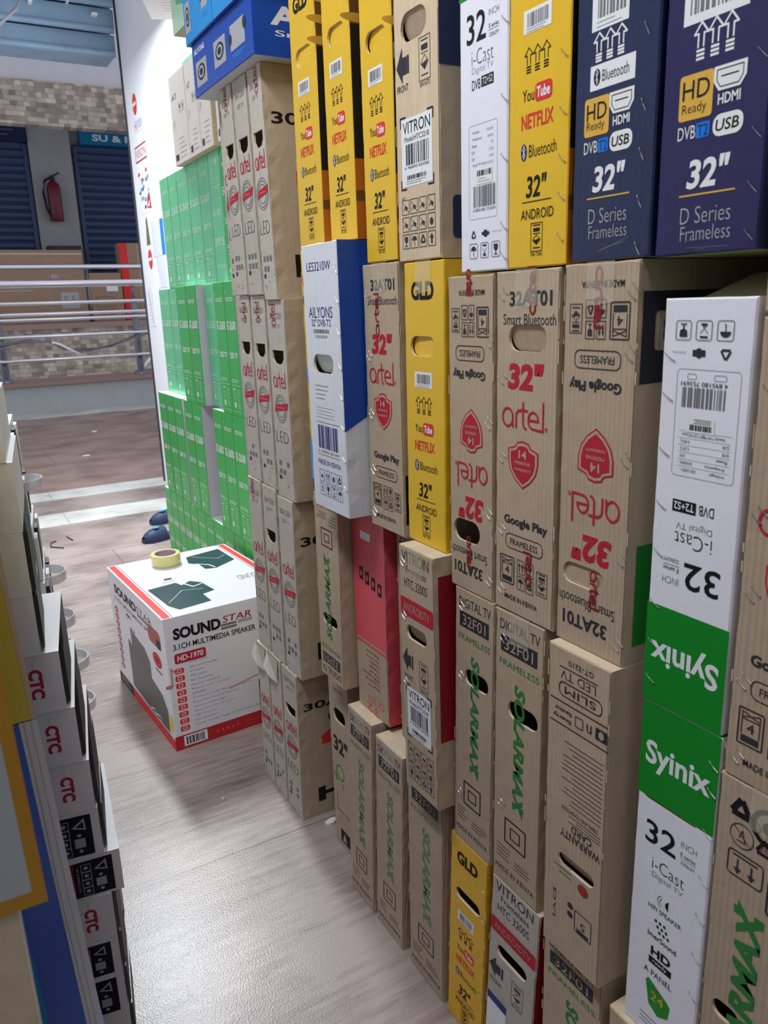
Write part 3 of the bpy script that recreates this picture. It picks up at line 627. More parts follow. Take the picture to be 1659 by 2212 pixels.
# bottom row, left to right
carton('brown carton on the floor beside the narrow stack, dark handle slot, "32" print', .82, 1.675, 1.795, 0, .575, .72, KW, d_at, hole=(.5, .73, .6, .07), seed=1)
carton('worn brown carton with pale green lettering on the floor, leftmost of four in a row', .77, 1.468, 1.592, 0, .545, .8, (KRD, KRD, KRE), d_solar(pale=True), lean=-.03, group=GS, staples=[], tape=True, seed=2)
carton('worn brown carton with pale green lettering on the floor, second of four in a row', .77, 1.328, 1.452, 0, .53, .8, (KRD, KRD, KRE), d_solar(pale=True), lean=-.026, group=GS, seed=3, tape=True)
carton('worn brown carton on the floor under the jutting carton with the red banner', .77, 1.165, 1.302, 0, .53, .8, (KRD, KRD, KRD), d_solar(pale=True), lean=-.01, group=GS, seed=4)
carton('scuffed yellow carton on the floor with a torn dark handle slot', .77, 1.02, 1.142, 0, .47, .8, (YED, YED, YED), d_yellow(), hole=(.5, .72, .66, .055), lean=-.022, group=GY, seed=5, staples=zig(.93, (.1, .3, .5, .7, .85), 55, False))
carton('grey-brown carton on the floor with a red banner and dark red side', .77, .875, 1.01, 0, .465, .8, (KRS, DRED, KRE), lambda f: (d_vitron_head(f), f.R(.04, .02, .46, .36, LBL), f.R(.04, .36, .46, .4, DBP)), None, lean=-.03, hole=(.5, .655, .64, .06), group=GV, seed=6)
carton('brown carton with "32F01" on a dark bar, cut off by the bottom edge', .77, .715, .852, 0, .46, .8, KM, d_solar(), group=GS, seed=7)
carton('plain brown carton at floor level under the lower white and green carton', .76, .555, .69, 0, .44, .8, (KR, KR, KRE), None, seed=8)
carton('plain brown carton at floor level under the carton with recycling signs', .77, .405, .54, 0, .40, .8, KM, None, seed=9)
# second row
carton('brown carton with green lettering upside down, double square near its top, beside narrow stack', .77, 1.585, 1.715, .575, 1.06, .8, (KR, KR, KR), d_solar(), inv=True, hole=(.5, .66, .62, .06), lean=-.012, group=GS, seed=11)
carton('red-topped carton with an upside-down printed list, under the blue-sided white carton', .80, 1.422, 1.57, .545, 1.06, .8, (KR, PINK, PINK), d_pink, lean=-.004, wob=.003, seed=12)
carton('brown carton with a green ribbon print squeezed behind the carton with a red banner', .82, 1.288, 1.402, .53, 1.045, .72, KM, d_at, hole=(.45, .72, .6, .06), seed=13)
carton('brown carton with a red banner and barcode label, jutting out in the second row',   .735, 1.125, 1.246, .53, 1.05, .8, (KR, KR, KRE), both(d_vitron_head, d_vitron()), lambda f: f.R(.012, .28, .5, .93, DRED), lean=.004, hole=(.47, .67, .6, .058, 'stad', .35, KR), group=GV, seed=14, tape=True, staples=zig(.1, (.93, .72, .45), -52))
carton('brown carton with green lettering and dark handle slot, left of a matching pair, second row',   .77, .998, 1.114, .47, 1.0, .8, KM, d_solar(), hole=(.57, .685, .62, .06), lean=-.012, group=GS, seed=15, staples=zig(.16, (.93, .67, .2)))
carton('brown carton with green lettering and torn handle slot, right of a matching pair, second row', .77, .868, .993, .465, .998, .8, (KR, KR, KRE), d_solar(), hole=(.6, .675, .62, .062), lean=-.006, group=GS, seed=16, wob=.003, tape=True, staples=zig(.16, (.9, .3)))
carton('brown carton printed upside down with a block of small text and a warranty note', .75, .706, .834, .46, .998, .8, (KR, KR, KRE), d_slim, lambda f: f.R(.095, .7, .4, .97, DRED), inv=True, hole=(.44, .665, .62, .042, 'stad', .3, KR), seed=17)
carton('white and green carton, the lower of two, white letters upright on its green top', .77, .545, .668, .44, .972, .8, (WH, WH, SGRN), d_syi_a, hole=(.45, .742, .72, .03, 'stad', -.4, WH), group=GI, lean=-.004, seed=18, wob=.0006, staples=zig(.94, (.92, .85, .735, .6, .49, .37, .25), 55, False), seam=False)
def d_recyc(f):
    f.recycle(.235, .93, .24, .06, BLK, .008); f.ring(.38, .908, .007, .0014, DGR); f.T('R', .38, .908, .05, .012, DGR); f.ring(.52, .92, .022, .006, BLK); f.el(.52, .92, .14, .035, BLK)
    f.ring(.265, .865, .016, .0012, DGR); f.L([(.18, .885), (.36, .845)], .0012, DGR); f.L([(.22, .85), (.3, .85), (.27, .88), (.24, .86)], .0014, DGR); f.recycle(.5, .865, .24, .06, BLK, .004); f.T('20 PAP', .5, .865, .12, .016, DGR)
    f.RO(.15, .755, .5, .82, .0018, DGR, 0, .005); f.L([(.2, .81), (.44, .81)], .002, DGR)
    for s in (.25, .39): f.L([(s, .8), (s, .77)], .0022, DGR); f.P([(s-.04, .777), (s+.04, .777), (s, .762)], DGR)
    f.RO(.56, .71, .8, .8, .003, DGR, 0, .005); f.lines(.6, .73, .76, .79, 4, DGR, .002)
    f.T('SOLARMAX', .42, .41, .58, .26, INK, 90, .04, 0, .2); f.R(.26, .66, .36, .682, INK); f.R(.46, .66, .56, .682, INK)
carton('brown carton with recycling signs and green letters running upwards, lower right corner', .77, .405, .541, .40, .93, .8, (KR, KR, KRE), d_recyc, hole=(.27, .36, .3, .05), group=GS, seed=19, tape=True)
# third row
def d_strip(f):
    f.el(.12, .88, .2, .06, ORG); f.el(.12, .8, .2, .05, BRN); f.R(0, .0, .5, .22, SKY, 1); f.el(.16, .5, .3, .1, SKY); f.el(.16, .46, .2, .06, NAVY, 1); f.P([(.02, .3), (.3, .32), (.12, .25)], GLDP, 2); f.R(0, 0, .5, .04, NAVY, 2)
carton('yellow picture carton showing as a thin strip left of the blue-sided white carton', .79, 1.61, 1.752, 1.06, 1.62, .72, YM, d_strip, seed=21)
carton('white carton with navy print and a blue and white side, jutting out', .72, 1.424, 1.592, 1.06, 1.618, .8, (WHB, WHB, KRE), d_ailyons, s_ailyons, hole=(.49, .57, .56, .07, 'stad', .5, WHB), seed=22, wob=.003, staples=zig(.95, (.9, .8, .69, .57, .46, .35, .23, .12), 40, False), seam=False)
carton('brown carton with upright red "32" and shield between the white and yellow cartons', .77, 1.28, 1.417, 1.045, 1.57, .8, KM, both(d_artel(), d_over(.38, .82, .15)), lambda f: f.R(.005, .05, .5, .24, BLK), group=GA, seed=23, tape=True, staples=zig(.12, (.88, .66, .44, .22, .05)))
carton('bright yellow carton of the third row, standing on the carton with a red banner', .77, 1.135, 1.264, 1.05, 1.565, .8, YM, d_yellow(), group=GY, hole=(.46, .72, .62, .068, 'stad', -.35, YE), lean=-.006, seed=24, seam=False, tape=True)
carton('brown carton with red shield upside down and an open dark handle slot below it', .77, .998, 1.122, 1.0, 1.536, .8, KM, both(d_artel(), d_over(.52, .86, .1), d_over(.5, .02, .07)), inv=True, hole=(.6, .795, .62, .075), group=GA, seed=25, staples=zig(.05, (.92, .7, .42, .18)))
carton('brown carton with large red "32" and shield upright, torn handle hole near its top', .77, .85, .9925, 1.0, 1.538, .8, (KR, KR, KRE), both(d_artel(), d_over(.58, .945, .12), d_over(.58, .16, .1)), group=GA, hole=(.52, .82, .6, .072, 'stad', .25, KR), seed=26, wob=.003, tape=True, staples=zig(.1, (.93, .7, .47, .25, .06)))
def s_inv(f):
    f.R(.008, .72, .8, .93, DGR); f.RR(.036, .795, .1, .885, .006, KR, 1); f.ring(.066, .855, .008, .003, DGR, 2); f.ring(.066, .83, .008, .003, DGR, 2); f.R(.022, .05, .6, .32, SGRN)
carton('brown carton with red shield upside down and a dark band on its side', .77, .708, .842, .998, 1.54, .8, (KR, KR, KRE), both(d_artel(), d_over(.5, .08, .14), d_over(.42, .82, .1)), s_inv, inv=True, group=GA, hole=(.6, .795, .62, .06, 'stad', -.05, KR), seed=27, tape=True, staples=zig(.04, (.93, .7, .45, .2, .06)))
o = carton('white and green carton turned upside down, the upper of two, barcode panel on its front', .77, .546, .669, .974, 1.493, .8, (WH, WH, SGRN), d_syi_b, inv=True, group=GI, seed=28, wob=.0008, staples=zig(.9, (.94, .84, .735, .6, .48, .35, .22, .13), 60, False), seam=False)
m = MB(); m.poly([(.05, -.055, .518), (.05, .05, .518), (.14, .045, .545), (.14, -.055, .55)], KRE); m.poly([(.12, -.06, .518), (.12, .02, .519), (.2, .01, .552), (.2, -.055, .552)], SGRN); m.build('torn_top_flap', o)
carton('brown carton with red print cut off by the right edge of the picture, third row', .77, .404, .5385, .93, 1.472, .8, KM, d_artel(), group=GA, seed=29, staples=zig(.1, (.86, .6, .43, .23, .05)))
def d_icast(f):
    f.R(0, .735, 1, 1, SGRN); f.T('Syinix', .5, .855, .84, .085, LBL, 0, .025, 1)
    f.T('32', .36, .655, .4, .076, BLK, 0, .01); f.T('INCH', .72, .675, .2, .016, GRI, 0, -.012); f.T('E series', .72, .642, .19, .011, DGR); f.L([(.62, .632), (.82, .632)], .0006, GRI); f.T('32E62M', .72, .62, .18, .01, GRI)
    f.T('i-Cast', .49, .58, .45, .04, GRI, 0, -.016); f.T('Digital TV', .49, .545, .44, .022, LGI, 0, -.014); f.T('DVB', .36, .51, .18, .026, DGR); f.R(.47, .498, .72, .526, DGR); f.T('T2+S2', .6, .512, .2, .018, LBL, 0, 0, 1)
    f.RO(.2, .15, .8, .405, .0006, LGI, 0, .004)
    for i, (a, b) in enumerate((('Voltage', '100-240V'), ('Frequency', '50/60Hz'), ('Power', '55W'), ('N.W', '3.2KG'), ('G.W', '4.4KG'), ('Size(L*W*H)', '787*125*472'))):
        t = .385-.0175*i; f.T(a, .25+.014*len(a), t, .022*len(a), .0085, GRI); f.T(b, .73-.01*len(b), t, .018*len(b), .008, LGI)
    f.R(.36, .244, .7, .284, WI); f.bars(.38, .266, .68, .281, DGR, 1, 26); f.lines(.4, .248, .66, .262, 2, LGI, .0007, 1); f.bars(.3, .182, .76, .24, GRI, 0, 24); f.T('4 895180 753691', .53, .174, .48, .009, GRI)
    f.recycle(.3, .105, .12, .03, DGR, .0022); f.el(.56, .107, .1, .02, DGR); f.R(.48, .103, .64, .111, DGR); f.T('Do Not Clamp', .8, .109, .2, .006, LGI)
    for s, k in ((.3, 'brolly'), (.54, 'bin'), (.78, 'cup')): f.icon(k, s, .06, .17, .042, DGR, .0008, .003)
# top row
carton('yellow carton in the top row directly right of the narrow brown stack', .77, 1.575, 1.7, 1.62, 2.14, .8, YM, d_yellow(), s_yellow, hole=(.5, .715, .6, .066, 'stad', -.15, YE), group=GY, seed=31, lean=-.006, seam=False)
carton('yellow carton in the top row, second from the narrow brown stack, small barcode label', .77, 1.43, 1.547, 1.62, 2.14, .8, YM, d_yellow(), s_yellow, hole=(.5, .715, .6, .066, 'stad', -.25, YE), group=GY, seed=32, seam=False)
carton('yellow carton in the top row, directly left of the pale brown carton', .77, 1.28, 1.396, 1.572, 2.092, .8, YM, d_yellow(), s_yellow, hole=(.5, .715, .62, .066, 'stad', -.4, YE), group=GY, seed=33, seam=False)
carton('pale brown carton with a large barcode label and open handle hole in the top row', .77, 1.14, 1.276, 1.567, 2.09, .8, (nm('pale_kraft_board', (214, 194, 166), .7, .2, .14, .08, 8, .5), KR, KR), both(d_vitron(), d_vitron_up), lambda f: (f.R(.0, .555, .6, 1, NAVY), f.RR(.03, .06, .5, .19, .008, NAVY)), hole=(.46, .7, .58, .085, 'stad', .45, KR), group=GV, seed=34)
carton('white carton with a black "32" in the top row between brown and yellow cartons', .77, .968, 1.084, 1.54, 2.06, .8, (WH, WH, SGRN), d_icast, group=GI, seed=35, wob=.0006, staples=zig(.94, (.64, .45, .3, .12, .04), 50, False), seam=False)
carton('yellow carton in the top row, rightmost, beside the dark blue cartons', .77, .84, .966, 1.54, 2.06, .8, YM, d_yellow(), s_yellow, hole=(.5, .715, .62, .066, 'stad', -.3, YE), group=GY, seed=36, staples=zig(.9, (.64, .5, .37, .26, .17, .07), 50, False), seam=False)
GD = 'dark blue television cartons with white print'
carton('dark blue carton with white "32" print, left of two, white panel above its gold square', .77, .697, .832, 1.542, 2.07, .8, (NAVY, NAVY, KRE), d_dseries(True), group=GD, seed=37, wob=.0012, staples=zig(.86, (.47, .32, .22, .12, .02), 28, False), seam=False)
carton('purple-blue carton with white "32" print, right of two in the top right corner', .77, .553, .69, 1.54, 2.06, .8, (PUR, NAVY, KRE), d_dseries(False), group=GD, seed=38, wob=.0012, staples=zig(.92, (.36, .22, .12, .03), 45, False), seam=False)
carton('plain brown carton cut off by the right edge beside the purple-blue carton', .77, .41, .54, 1.476, 1.99, .8, KM, None, seed=39)
# narrow brown stack: three columns, four levels
GN = 'small brown television cartons in the narrow stack'
SM = (KRS, KR, KRE)
lv = ['on the floor', 'second from the floor', 'third from the floor', 'topmost, under the blue cartons']
cn = ['nearest column', 'middle column', 'far column']
ST = [[(1.908, 2.018, 0, .481), (1.862, 1.966, .481, 1.0), (1.84, 1.955, 1.0, 1.512), (1.862, 1.95, 1.512, 2.04)],
      [(2.024, 2.118, 0, .482), (1.976, 2.078, .482, 1.012), (1.963, 2.066, 1.012, 1.526), (1.958, 2.056, 1.526, 2.04)],
      [(2.124, 2.216, 0, .48), (2.086, 2.19, .48, 1.016), (2.074, 2.172, 1.016, 1.528), (2.064, 2.152, 1.528, 2.04)]]
for c in range(3):
    for l in range(4):
        a, b, z0, z1 = ST[c][l]; hp = None
        if (c, l) not in ((2, 1), (2, 0), (0, 1), (1, 0)): hp = (.5, .725 if l < 3 else .7, .66, .07, 'pouch')
        lean = (-.03, -.022, -.006, .03)[l]
        oc = carton('small brown carton, %s, narrow stack, %s' % (lv[l], cn[c]), .77+.004*((c*3+l) % 3), a, b, z0, z1, .6, SM, d_small(), s_small(0) if c == 0 and l in (0, 1, 3) else None, hole=hp, lean=lean*.6, group=GN, seed=50+c*4+l, wob=.003)
        if l == 0 and c > 0:                       # torn, curled lid flap
            q = MB(); hh = z1-z0-.004; w2 = (b-a)/2
            q.add([(-.003, -w2*.8, hh), (-.003, w2*.9, hh), (-.02, w2*.85, hh-.04), (-.022, -w2*.3, hh-.055), (-.006, w2*.3, hh-.1), (-.004, -w2*.7, hh-.075)], [[0, 5, 3, 2, 1], [3, 5, 4]], KRS); q.build('torn_flap', oc)
for l, (z0, z1) in enumerate(((1.528, 2.04),)):
    carton('small brown carton showing as a sliver at the far side of the narrow stack, topmost', .8, 2.166, 2.262, z0, z1, .6, SM, d_small(), hole=(.5, .5, .6, .1, 'pouch'), group=GN, seed=70, wob=.002)
for l, (z0, z1) in enumerate(((0, .5), (.5, 1.016), (1.016, 1.528))):
    carton('small brown carton hidden behind the far side of the narrow stack, level %s' % ('one', 'two', 'three')[l], .83, 2.226, 2.3, z0, z1, .5, SM, d_small(), group=GN, seed=71+l)
# torn flaps on the second lowest level of the stack
# blue cartons on the narrow stack
BM = (BLU, BLU, nm('white_underside', (206, 208, 214), .6))
def d_speaker(n):
    def d(f):
        f.T('AILYONS', .14, .82, .2, .1, WI, 0, .02)
        for c in ((.16, .42), (.5, .5))[:n]:
            f.R(c[0]-.1, c[1]-.26, c[0]+.1, c[1]+.2, LGI); f.el(c[0], c[1]-.02, .14, .3, DGR, 1); f.el(c[0], c[1]-.02, .1, .22, LGI, 2); f.el(c[0], c[1]-.02, .06, .13, DGR, 3)
        f.R(.68, .3, .9, .72, LGI); f.el(.68, .5, .05, .2, DGR, 1); f.el(.9, .6, .05, .2, DGR, 1); f.lines(.7, .16, .9, .24, 2, SKY, .002)
    return d
def s_speaker(f):
    f.T('AILYONS', .58, .66, .95, .32, WI, 0, .035); f.T('Smart Life', .42, .38, .58, .1, WI, 0, .01)
GB = 'blue cartons on the narrow stack'
carton('long blue carton with speaker pictures lying on top of the narrow brown stack', .74, 1.83, 2.262, 2.041, 2.168, .42, BM, d_speaker(2), s_speaker, group=GB, name='speaker_carton', seed=80, wob=.001, seam=False)
carton('lighter blue carton stacked above the long blue one, left of two', .73, 2.06, 2.275, 2.168, 2.32, .4, (SKY, BLU, BLU), d_speaker(1), group=GB, name='speaker_carton', seed=81, wob=.001, seam=False)
carton('blue carton with a white foot, right of two above the long blue one', .73, 1.82, 2.05, 2.168, 2.32, .4, (BLU, WH, BLU), lambda f: f.R(0, 0, 1, .9, SKY), group=GB, name='speaker_carton', seed=82, wob=.001, seam=False)
# green wall of cartons behind the speaker carton
GM = (GRN, GREY, nm('white_carton_top', (236, 238, 240), .5)); GT = (nm('taped_green_with_glare', (92, 202, 142), .3, .45, 0, .14, 14, .4, .06), GREY, GM[2])  # the pastel green has lamp glare on the tape painted in
GG = 'green television cartons'
def row(zs, X, ys, tname, word, seed, taped=(), inv=(), x2={}):
    k = len(ys)-1; num = ['first', 'second', 'third', 'fourth', 'fifth', 'sixth', 'seventh', 'eighth', 'ninth', 'tenth', 'eleventh', 'twelfth']
    i = 0
    for a, b in zip(ys[:-1], ys[1:]):
        if a is None or b is None: continue
        tp = i in taped
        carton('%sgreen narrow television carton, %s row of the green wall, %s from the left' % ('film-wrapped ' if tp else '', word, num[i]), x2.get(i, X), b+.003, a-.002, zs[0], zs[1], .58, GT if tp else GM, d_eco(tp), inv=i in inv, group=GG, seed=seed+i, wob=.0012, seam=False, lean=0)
        i += 1
row((0, .545), 1.05, [4.34, 4.22, 4.1, 3.98, 3.855, 3.73, 3.6, 3.47, 3.33, 3.19, 3.06, 2.93], '', 'floor', 200)
row((.545, 1.075), 1.05, [4.26, 4.11, 3.965, 3.82, None, 3.79, 3.65, 3.51, None, 3.345, 3.225, 3.09, 2.955], '', 'second', 220)
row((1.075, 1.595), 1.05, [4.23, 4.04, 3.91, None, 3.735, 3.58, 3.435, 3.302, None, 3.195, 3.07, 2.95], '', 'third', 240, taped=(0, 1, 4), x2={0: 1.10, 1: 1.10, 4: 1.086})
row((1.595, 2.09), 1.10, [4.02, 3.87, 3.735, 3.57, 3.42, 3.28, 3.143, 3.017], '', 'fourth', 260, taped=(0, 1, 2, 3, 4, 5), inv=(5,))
# pale cartons above the green wall, lamp glare painted into their front board
PK = (nm('glare_whitened_board', (240, 232, 222), .6, .3, .03, .03, 8), KRE, KRE); GP = 'pale cartons above the green wall'
def d_pale(f):
    f.T('AT', .3, .75, .3, .06, DGR); f.icon('cup', .6, .6, .14, .1, DGR); f.icon('up', .8, .6, .14, .1, DGR); f.R(.1, .05, .3, .12, DGR); f.lines(.4, .04, .9, .3, 5, GRI, .002); f.L([(.1, .4), (.2, .5), (.25, .42)], .002, DGR)
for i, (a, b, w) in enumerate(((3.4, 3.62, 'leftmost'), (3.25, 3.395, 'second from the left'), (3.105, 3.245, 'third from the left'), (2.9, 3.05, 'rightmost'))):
    carton('pale carton with painted lamp glare on top of the green wall, %s' % w, 1.07, a, b, 2.09, 2.435, .6, PK, d_pale, group=GP, name='pale_carton', seed=300+i, wob=.002, seam=False)
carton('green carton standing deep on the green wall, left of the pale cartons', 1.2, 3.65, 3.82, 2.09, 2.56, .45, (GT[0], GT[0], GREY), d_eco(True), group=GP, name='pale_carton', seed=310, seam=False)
carton('small green carton with a pale corner on top of the pale cartons', .95, 2.885, 3.09, 2.437, 2.6, .4, (GT[0], BLKG, KRE), lambda f: f.P([(0, 0), (1, 0), (1, .3), (.3, .5), (.15, .9), (0, 1)], PGRN), group=GP, name='small_carton', seed=311, seam=False)
m = MB(); m.box((-.16, -.2, 0), (.16, .2, .3), WH); f = Fr(m, .32, .4, lambda u, v, d: (-.16+u, .2-v, -d), False)
f.lines(.2, .2, .7, .85, 9, LGI, .003); f.T('CTC', .3, .93, .3, .06, RED, 0, .02)
f = Fr(m, .4, .3, lambda u, v, d: (-.16-d, .2-u, v), False); f.T('HTC', .7, .3, .5, .4, REDB, 0, .03)
tag(m.build('printed_carton', None, (1.05, 3.22, 2.602), math.radians(-24)), 'white carton with lines of small print underneath, perched highest above the green wall', 'box')
# ---------------------------------------------------------------- speaker carton on the floor
def d_snd_side(f):                                 # long left face
    f.R(0, 0, 1, .085, REDB); f.R(0, 0, .28, .085, DGR, 1); f.lines(.05, .02, .25, .07, 2, GLDP, .003, 2); f.T('3.1CH MULTIMEDIA SPEAKER', .64, .042, .6, .03, PINK, 0, 0, 1)
    f.T('SOUND', .33, .875, .42, .075, BLK, 0, .04); f.T('STAR', .68, .882, .26, .05, DGR, 0, -.01); f.R(.56, .83, .82, .85, GRI)
    f.T('3.1CH MULTIMEDIA SPEAKER', .5, .79, .8, .03, GRI, 0, .01)
    for i in range(9): f.RR(.08, .66-.062*i, .14, .705-.062*i, .004, RED); f.el(.11, .682-.062*i, .03, .02, WI, 1)
    f.ring(.35, .7, .022, .006, DGR, 0, 40, 150); f.ring(.38, .68, .03, .004, DGR, 0, 40, 150); f.T('BT', .42, .63, .1, .04, DGR)
    g = nm('printed_speaker_photo', (92, 90, 88), .4, .4, .05, .2, 6)
    f.P([(.3, .12), (.3, .52), (.37, .5), (.37, .63), (.62, .6), (.7, .53), (.7, .4), (.86, .36), (.93, .28), (.93, .1), (.6, .1)], g)
    f.L([(.62, .115), (.68, .14), (.7, .115), (.78, .14), (.8, .115)], .006, WI, 1)
    f.RR(.73, .73, .93, .86, .02, nm('rust_print', (176, 92, 82), .5)); f.RR(.86, .73, .93, .8, .01, DGR, 1); f.el(.84, .62, .14, .11, RED); f.el(.84, .62, .11, .08, PINK, 1); f.el(.84, .62, .09, .06, RED, 2); f.R(.8, .53, .9, .545, GRI)
    f.el(.965, .2, .06, .14, nm('yellow_sticker', (226, 204, 60), .4), 1)
def d_snd_end(f):                                  # face turned to the camera; f.W is the full carton depth
    f.W *= .77
    f.R(0, 0, 1.295, .11, nm('carton_red', (186, 40, 44), .5, .35)); f.R(.08, .02, .3, .1, LBL, 1); f.bars(.1, .03, .28, .09, DGR, 2, 20)
    for i in range(5): f.el(.4+.05*i, .055, .02, .025, PINK, 1)
    f.T('CITIC SOUND', .78, .06, .2, .014, PINK, 0, 0, 1)
    f.T('SOUND', .3, .875, .44, .085, BLK, 0, .05); f.T('STAR', .68, .895, .28, .05, DRED, 0, .005, 0, .12); f.R(.52, .845, .67, .862, GRI); f.R(.52, .82, .67, .838, GRI)
    for i in range(7): f.R(.69+.02*i, .84, .7+.02*i, .868, GRI)
    f.T('3.1CH MULTIMEDIA SPEAKER', .46, .78, .78, .042, BLK, 0, .015)
    f.RR(.07, .655, .36, .73, .008, RED); f.T('HD-1970', .215, .693, .24, .042, WI, 0, .02, 1, .15)
    tx = ['USB input', 'SD card reader', 'Display', 'FM radio', 'BT function', 'Manual control', 'English user manual', 'MP3/MP4', 'Product color: Black and golden', 'Excellent Sound Quality', 'Colours LED Light', 'Speaker Unit: 4"x3"*1', 'LED Display', 'EQ function', 'Power voltage range: AC220-240V~50Hz']
    for i, s in enumerate(tx): f.T(s, .2+.0094*len(s), .645-.0345*i, .0188*len(s), .014, GRI, 0, -.01)
    for i in range(9):
        t = .6-.055*i; f.RR(.06, t-.02, .145, t+.02, .005, REDB); f.RO(.085, t-.01, .12, t+.01, .002, WI, 1)
    n = nm('pale_note_print', (206, 130, 124), .5); f.el(.0, .5, .07, .03, n); f.L([(.03, .5), (.03, .63), (.08, .58)], .005, n)
    f.P([(.84, .125), (.84, .36), (.9, .4), (1.2, .4), (1.2, .125)], BLK, 1); f.L([(.55, .36), (.95, .42)], .003, PINK)
def d_snd_top(f):                                  # s deep to the right, t towards the far end
    e = nm('teal_photo_print', (18, 62, 70), .3, .45, 0, .3, 8)
    f.R(.012, .01, .06, .99, REDB); f.R(.94, .01, .985, .99, REDB); f.L([(.075, .01), (.075, .99)], .002, DGR); f.L([(.925, .01), (.925, .99)], .002, DGR)
    f.P([(.12, .16), (.1, .46), (.32, .48), (.34, .42), (.42, .46), (.48, .4), (.5, .24), (.4, .22), (.4, .1), (.16, .08)], e); f.L([(.14, .2), (.3, .34), (.44, .3)], .004, LGI, 1); f.L([(.36, .44), (.4, .36), (.47, .38)], .006, WI, 1)
    f.P([(.6, .88), (.9, .92), (.9, .66), (.7, .58), (.62, .6), (.62, .7), (.56, .76)], e); f.L([(.64, .86), (.8, .74), (.88, .78)], .004, LGI, 1); f.L([(.6, .72), (.68, .66), (.7, .6)], .006, WI, 1)
    f.T('SOUND', .83, .34, .18, .07, GRI, 180); f.R(.27, .55, .33, .58, DGR); f.lines(.24, .5, .36, .54, 2, GRI, .002)
SNDW = nm('glossy_white_carton', (226, 226, 232), .3, .45, 0, .02, 8, .1)
carton('large white and red speaker carton standing alone on the floor, black lettering', .53, 2.506, 3.2, 0, .495, .505, (SNDW, SNDW, SNDW), d_snd_side, d_snd_end, d_snd_top, name='speaker_carton', rz=math.radians(3.5), seed=400, wob=.001, seam=False)
o = bpy.data.objects['speaker_carton.003'] if 'speaker_carton.003' in bpy.data.objects else None
# roll of tape on the carton
t = MB(); t.lathe([(.045, 0), (.056, 0), (.058, .002), (.058, .044), (.056, .046), (.045, .046)], nm('yellowish_tape', (232, 226, 150), .22, .5, 0, .05, 60, .1), 48)
o = t.build('tape_roll', None, (.725, 3.1, .4955), smooth=False); tag(o, 'roll of yellowish clear tape lying on the white speaker carton', 'tape')
t = MB(); t.lathe([(.045, .001), (.045, .045), (.041, .045), (.041, .001), (.045, .001)], nm('mauve_core', (176, 156, 170), .7, .2, 0, .2, 40), 48); t.build('cardboard_core', o)
# ---------------------------------------------------------------- left stack: shallow cartons, ends towards the camera
CG = nm('grey_white_carton', (236, 232, 226), .6, .3, 0, .05, 16, .3); CT = nm('carton_white_top', (238, 240, 246), .5, .3); CS = nm('dark_carton_side', (44, 38, 48), .5, .3, 0, .1, 20)
def flat_carton(label, xr, yf, z0, z1, w, l, deg, mats, front=None, group=None, tab=True, topd=None):
    m = MB(); em, sm, tm = mats; h = z1-z0; b = .002
    m.add([(-w, 0, 0), (0, 0, 0), (0, 0, h), (-w, 0, h)], [[0, 1, 2, 3]], em); m.add([(0, b, 0), (0, l, 0), (0, l, h), (0, b, h), (0, 0, 0), (0, 0, h)], [[0, 1, 2, 3], [4, 0, 3, 5]], sm)
    m.add([(-w, 0, h), (0, 0, h), (0, l, h), (-w, l, h)], [[0, 1, 2, 3]], tm); m.add([(-w, 0, 0), (-w, l, 0), (0, l, 0), (0, 0, 0), (-w, l, h), (-w, 0, h), (0, l, h)], [[0, 1, 2, 3], [1, 4, 6, 2], [0, 5, 4, 1]], em)
    f = Fr(m, w, h, lambda u, v, d: (-w+u, -d, v), False, int(z0*1000))
    if front: front(f)
    o = m.build('flat_carton', None, (xr, yf, z0), math.radians(deg)); tag(o, label, 'box', group)
    if tab:
        q = MB(); q.add([(.001, .01, h*.02), (.007, .02, h*.05), (.008, l*.6, h*.1), (.008, l*.6, h*.92), (.007, .02, h*.96), (.001, .01, h*.99)], [[0, 1, 4, 5], [1, 2, 3, 4]], CS); q.build('side_flap', o)
    return o
def stp(o, pts):
    for x, z in pts:
        s = bpy.data.objects.new('staple', staple_mesh()); COL.objects.link(s); s.parent = o; s.location = (x, -.0006, z); s.rotation_euler = (0, math.radians(35), PI/2); s.scale = (1, 1, 1.3)
def d_ctc(note=False):
    def d(f):
        f.T('CTC', .872, .5, .5, .068, RED, -90, .05)
        if note: f.T('Ericks Jamil Tom', .765, .5, .9, .026, DRED, -90, -.01)
    return d
def d_care(red=False):
    def d(f):
        f.R(.5, .06, .955, .92, BLK)
        if red: f.R(.5, .06, .745, .92, DRED, 1)
        x = .885; f.P([(x-.035, .68), (x+.035, .86), (x+.04, .6)], LGI, 1); f.P([(x-.012, .69), (x+.026, .79), (x+.03, .65)], BLK, 2); f.R(x-.028, .24, x+.028, .44, LGI, 1); f.el(x, .51, .022, .07, LGI, 1); f.el(x, .17, .022, .07, LGI, 1)
        for i in range(4): f.RO(.785, .1+.19*i, .835, .27+.19*i, .0012, LGI, 1); f.el(.81, .185+.19*i, .024, .08, LGI, 1)
        if red: f.T('3D SURROUND', .765, .5, .6, .012, LGI, -90, 0, 1)
    return d
def d_blackpanel(f): f.R(.5, .14, .885, .86, BLK)
zz = [0, .102, .198, .286, .39, .482, .584, .689, .802, .917, 1.026, 1.1425, 1.263, 1.37]
xr = [.158, .157, .156, .156, .181, .153, .15, .139, .126, .098, .098, .099, .09]
fr = [None, d_care(), d_care(), d_ctc(), d_care(True), d_care(), d_ctc(True), d_ctc(), d_ctc(), None, None, d_blackpanel, None]
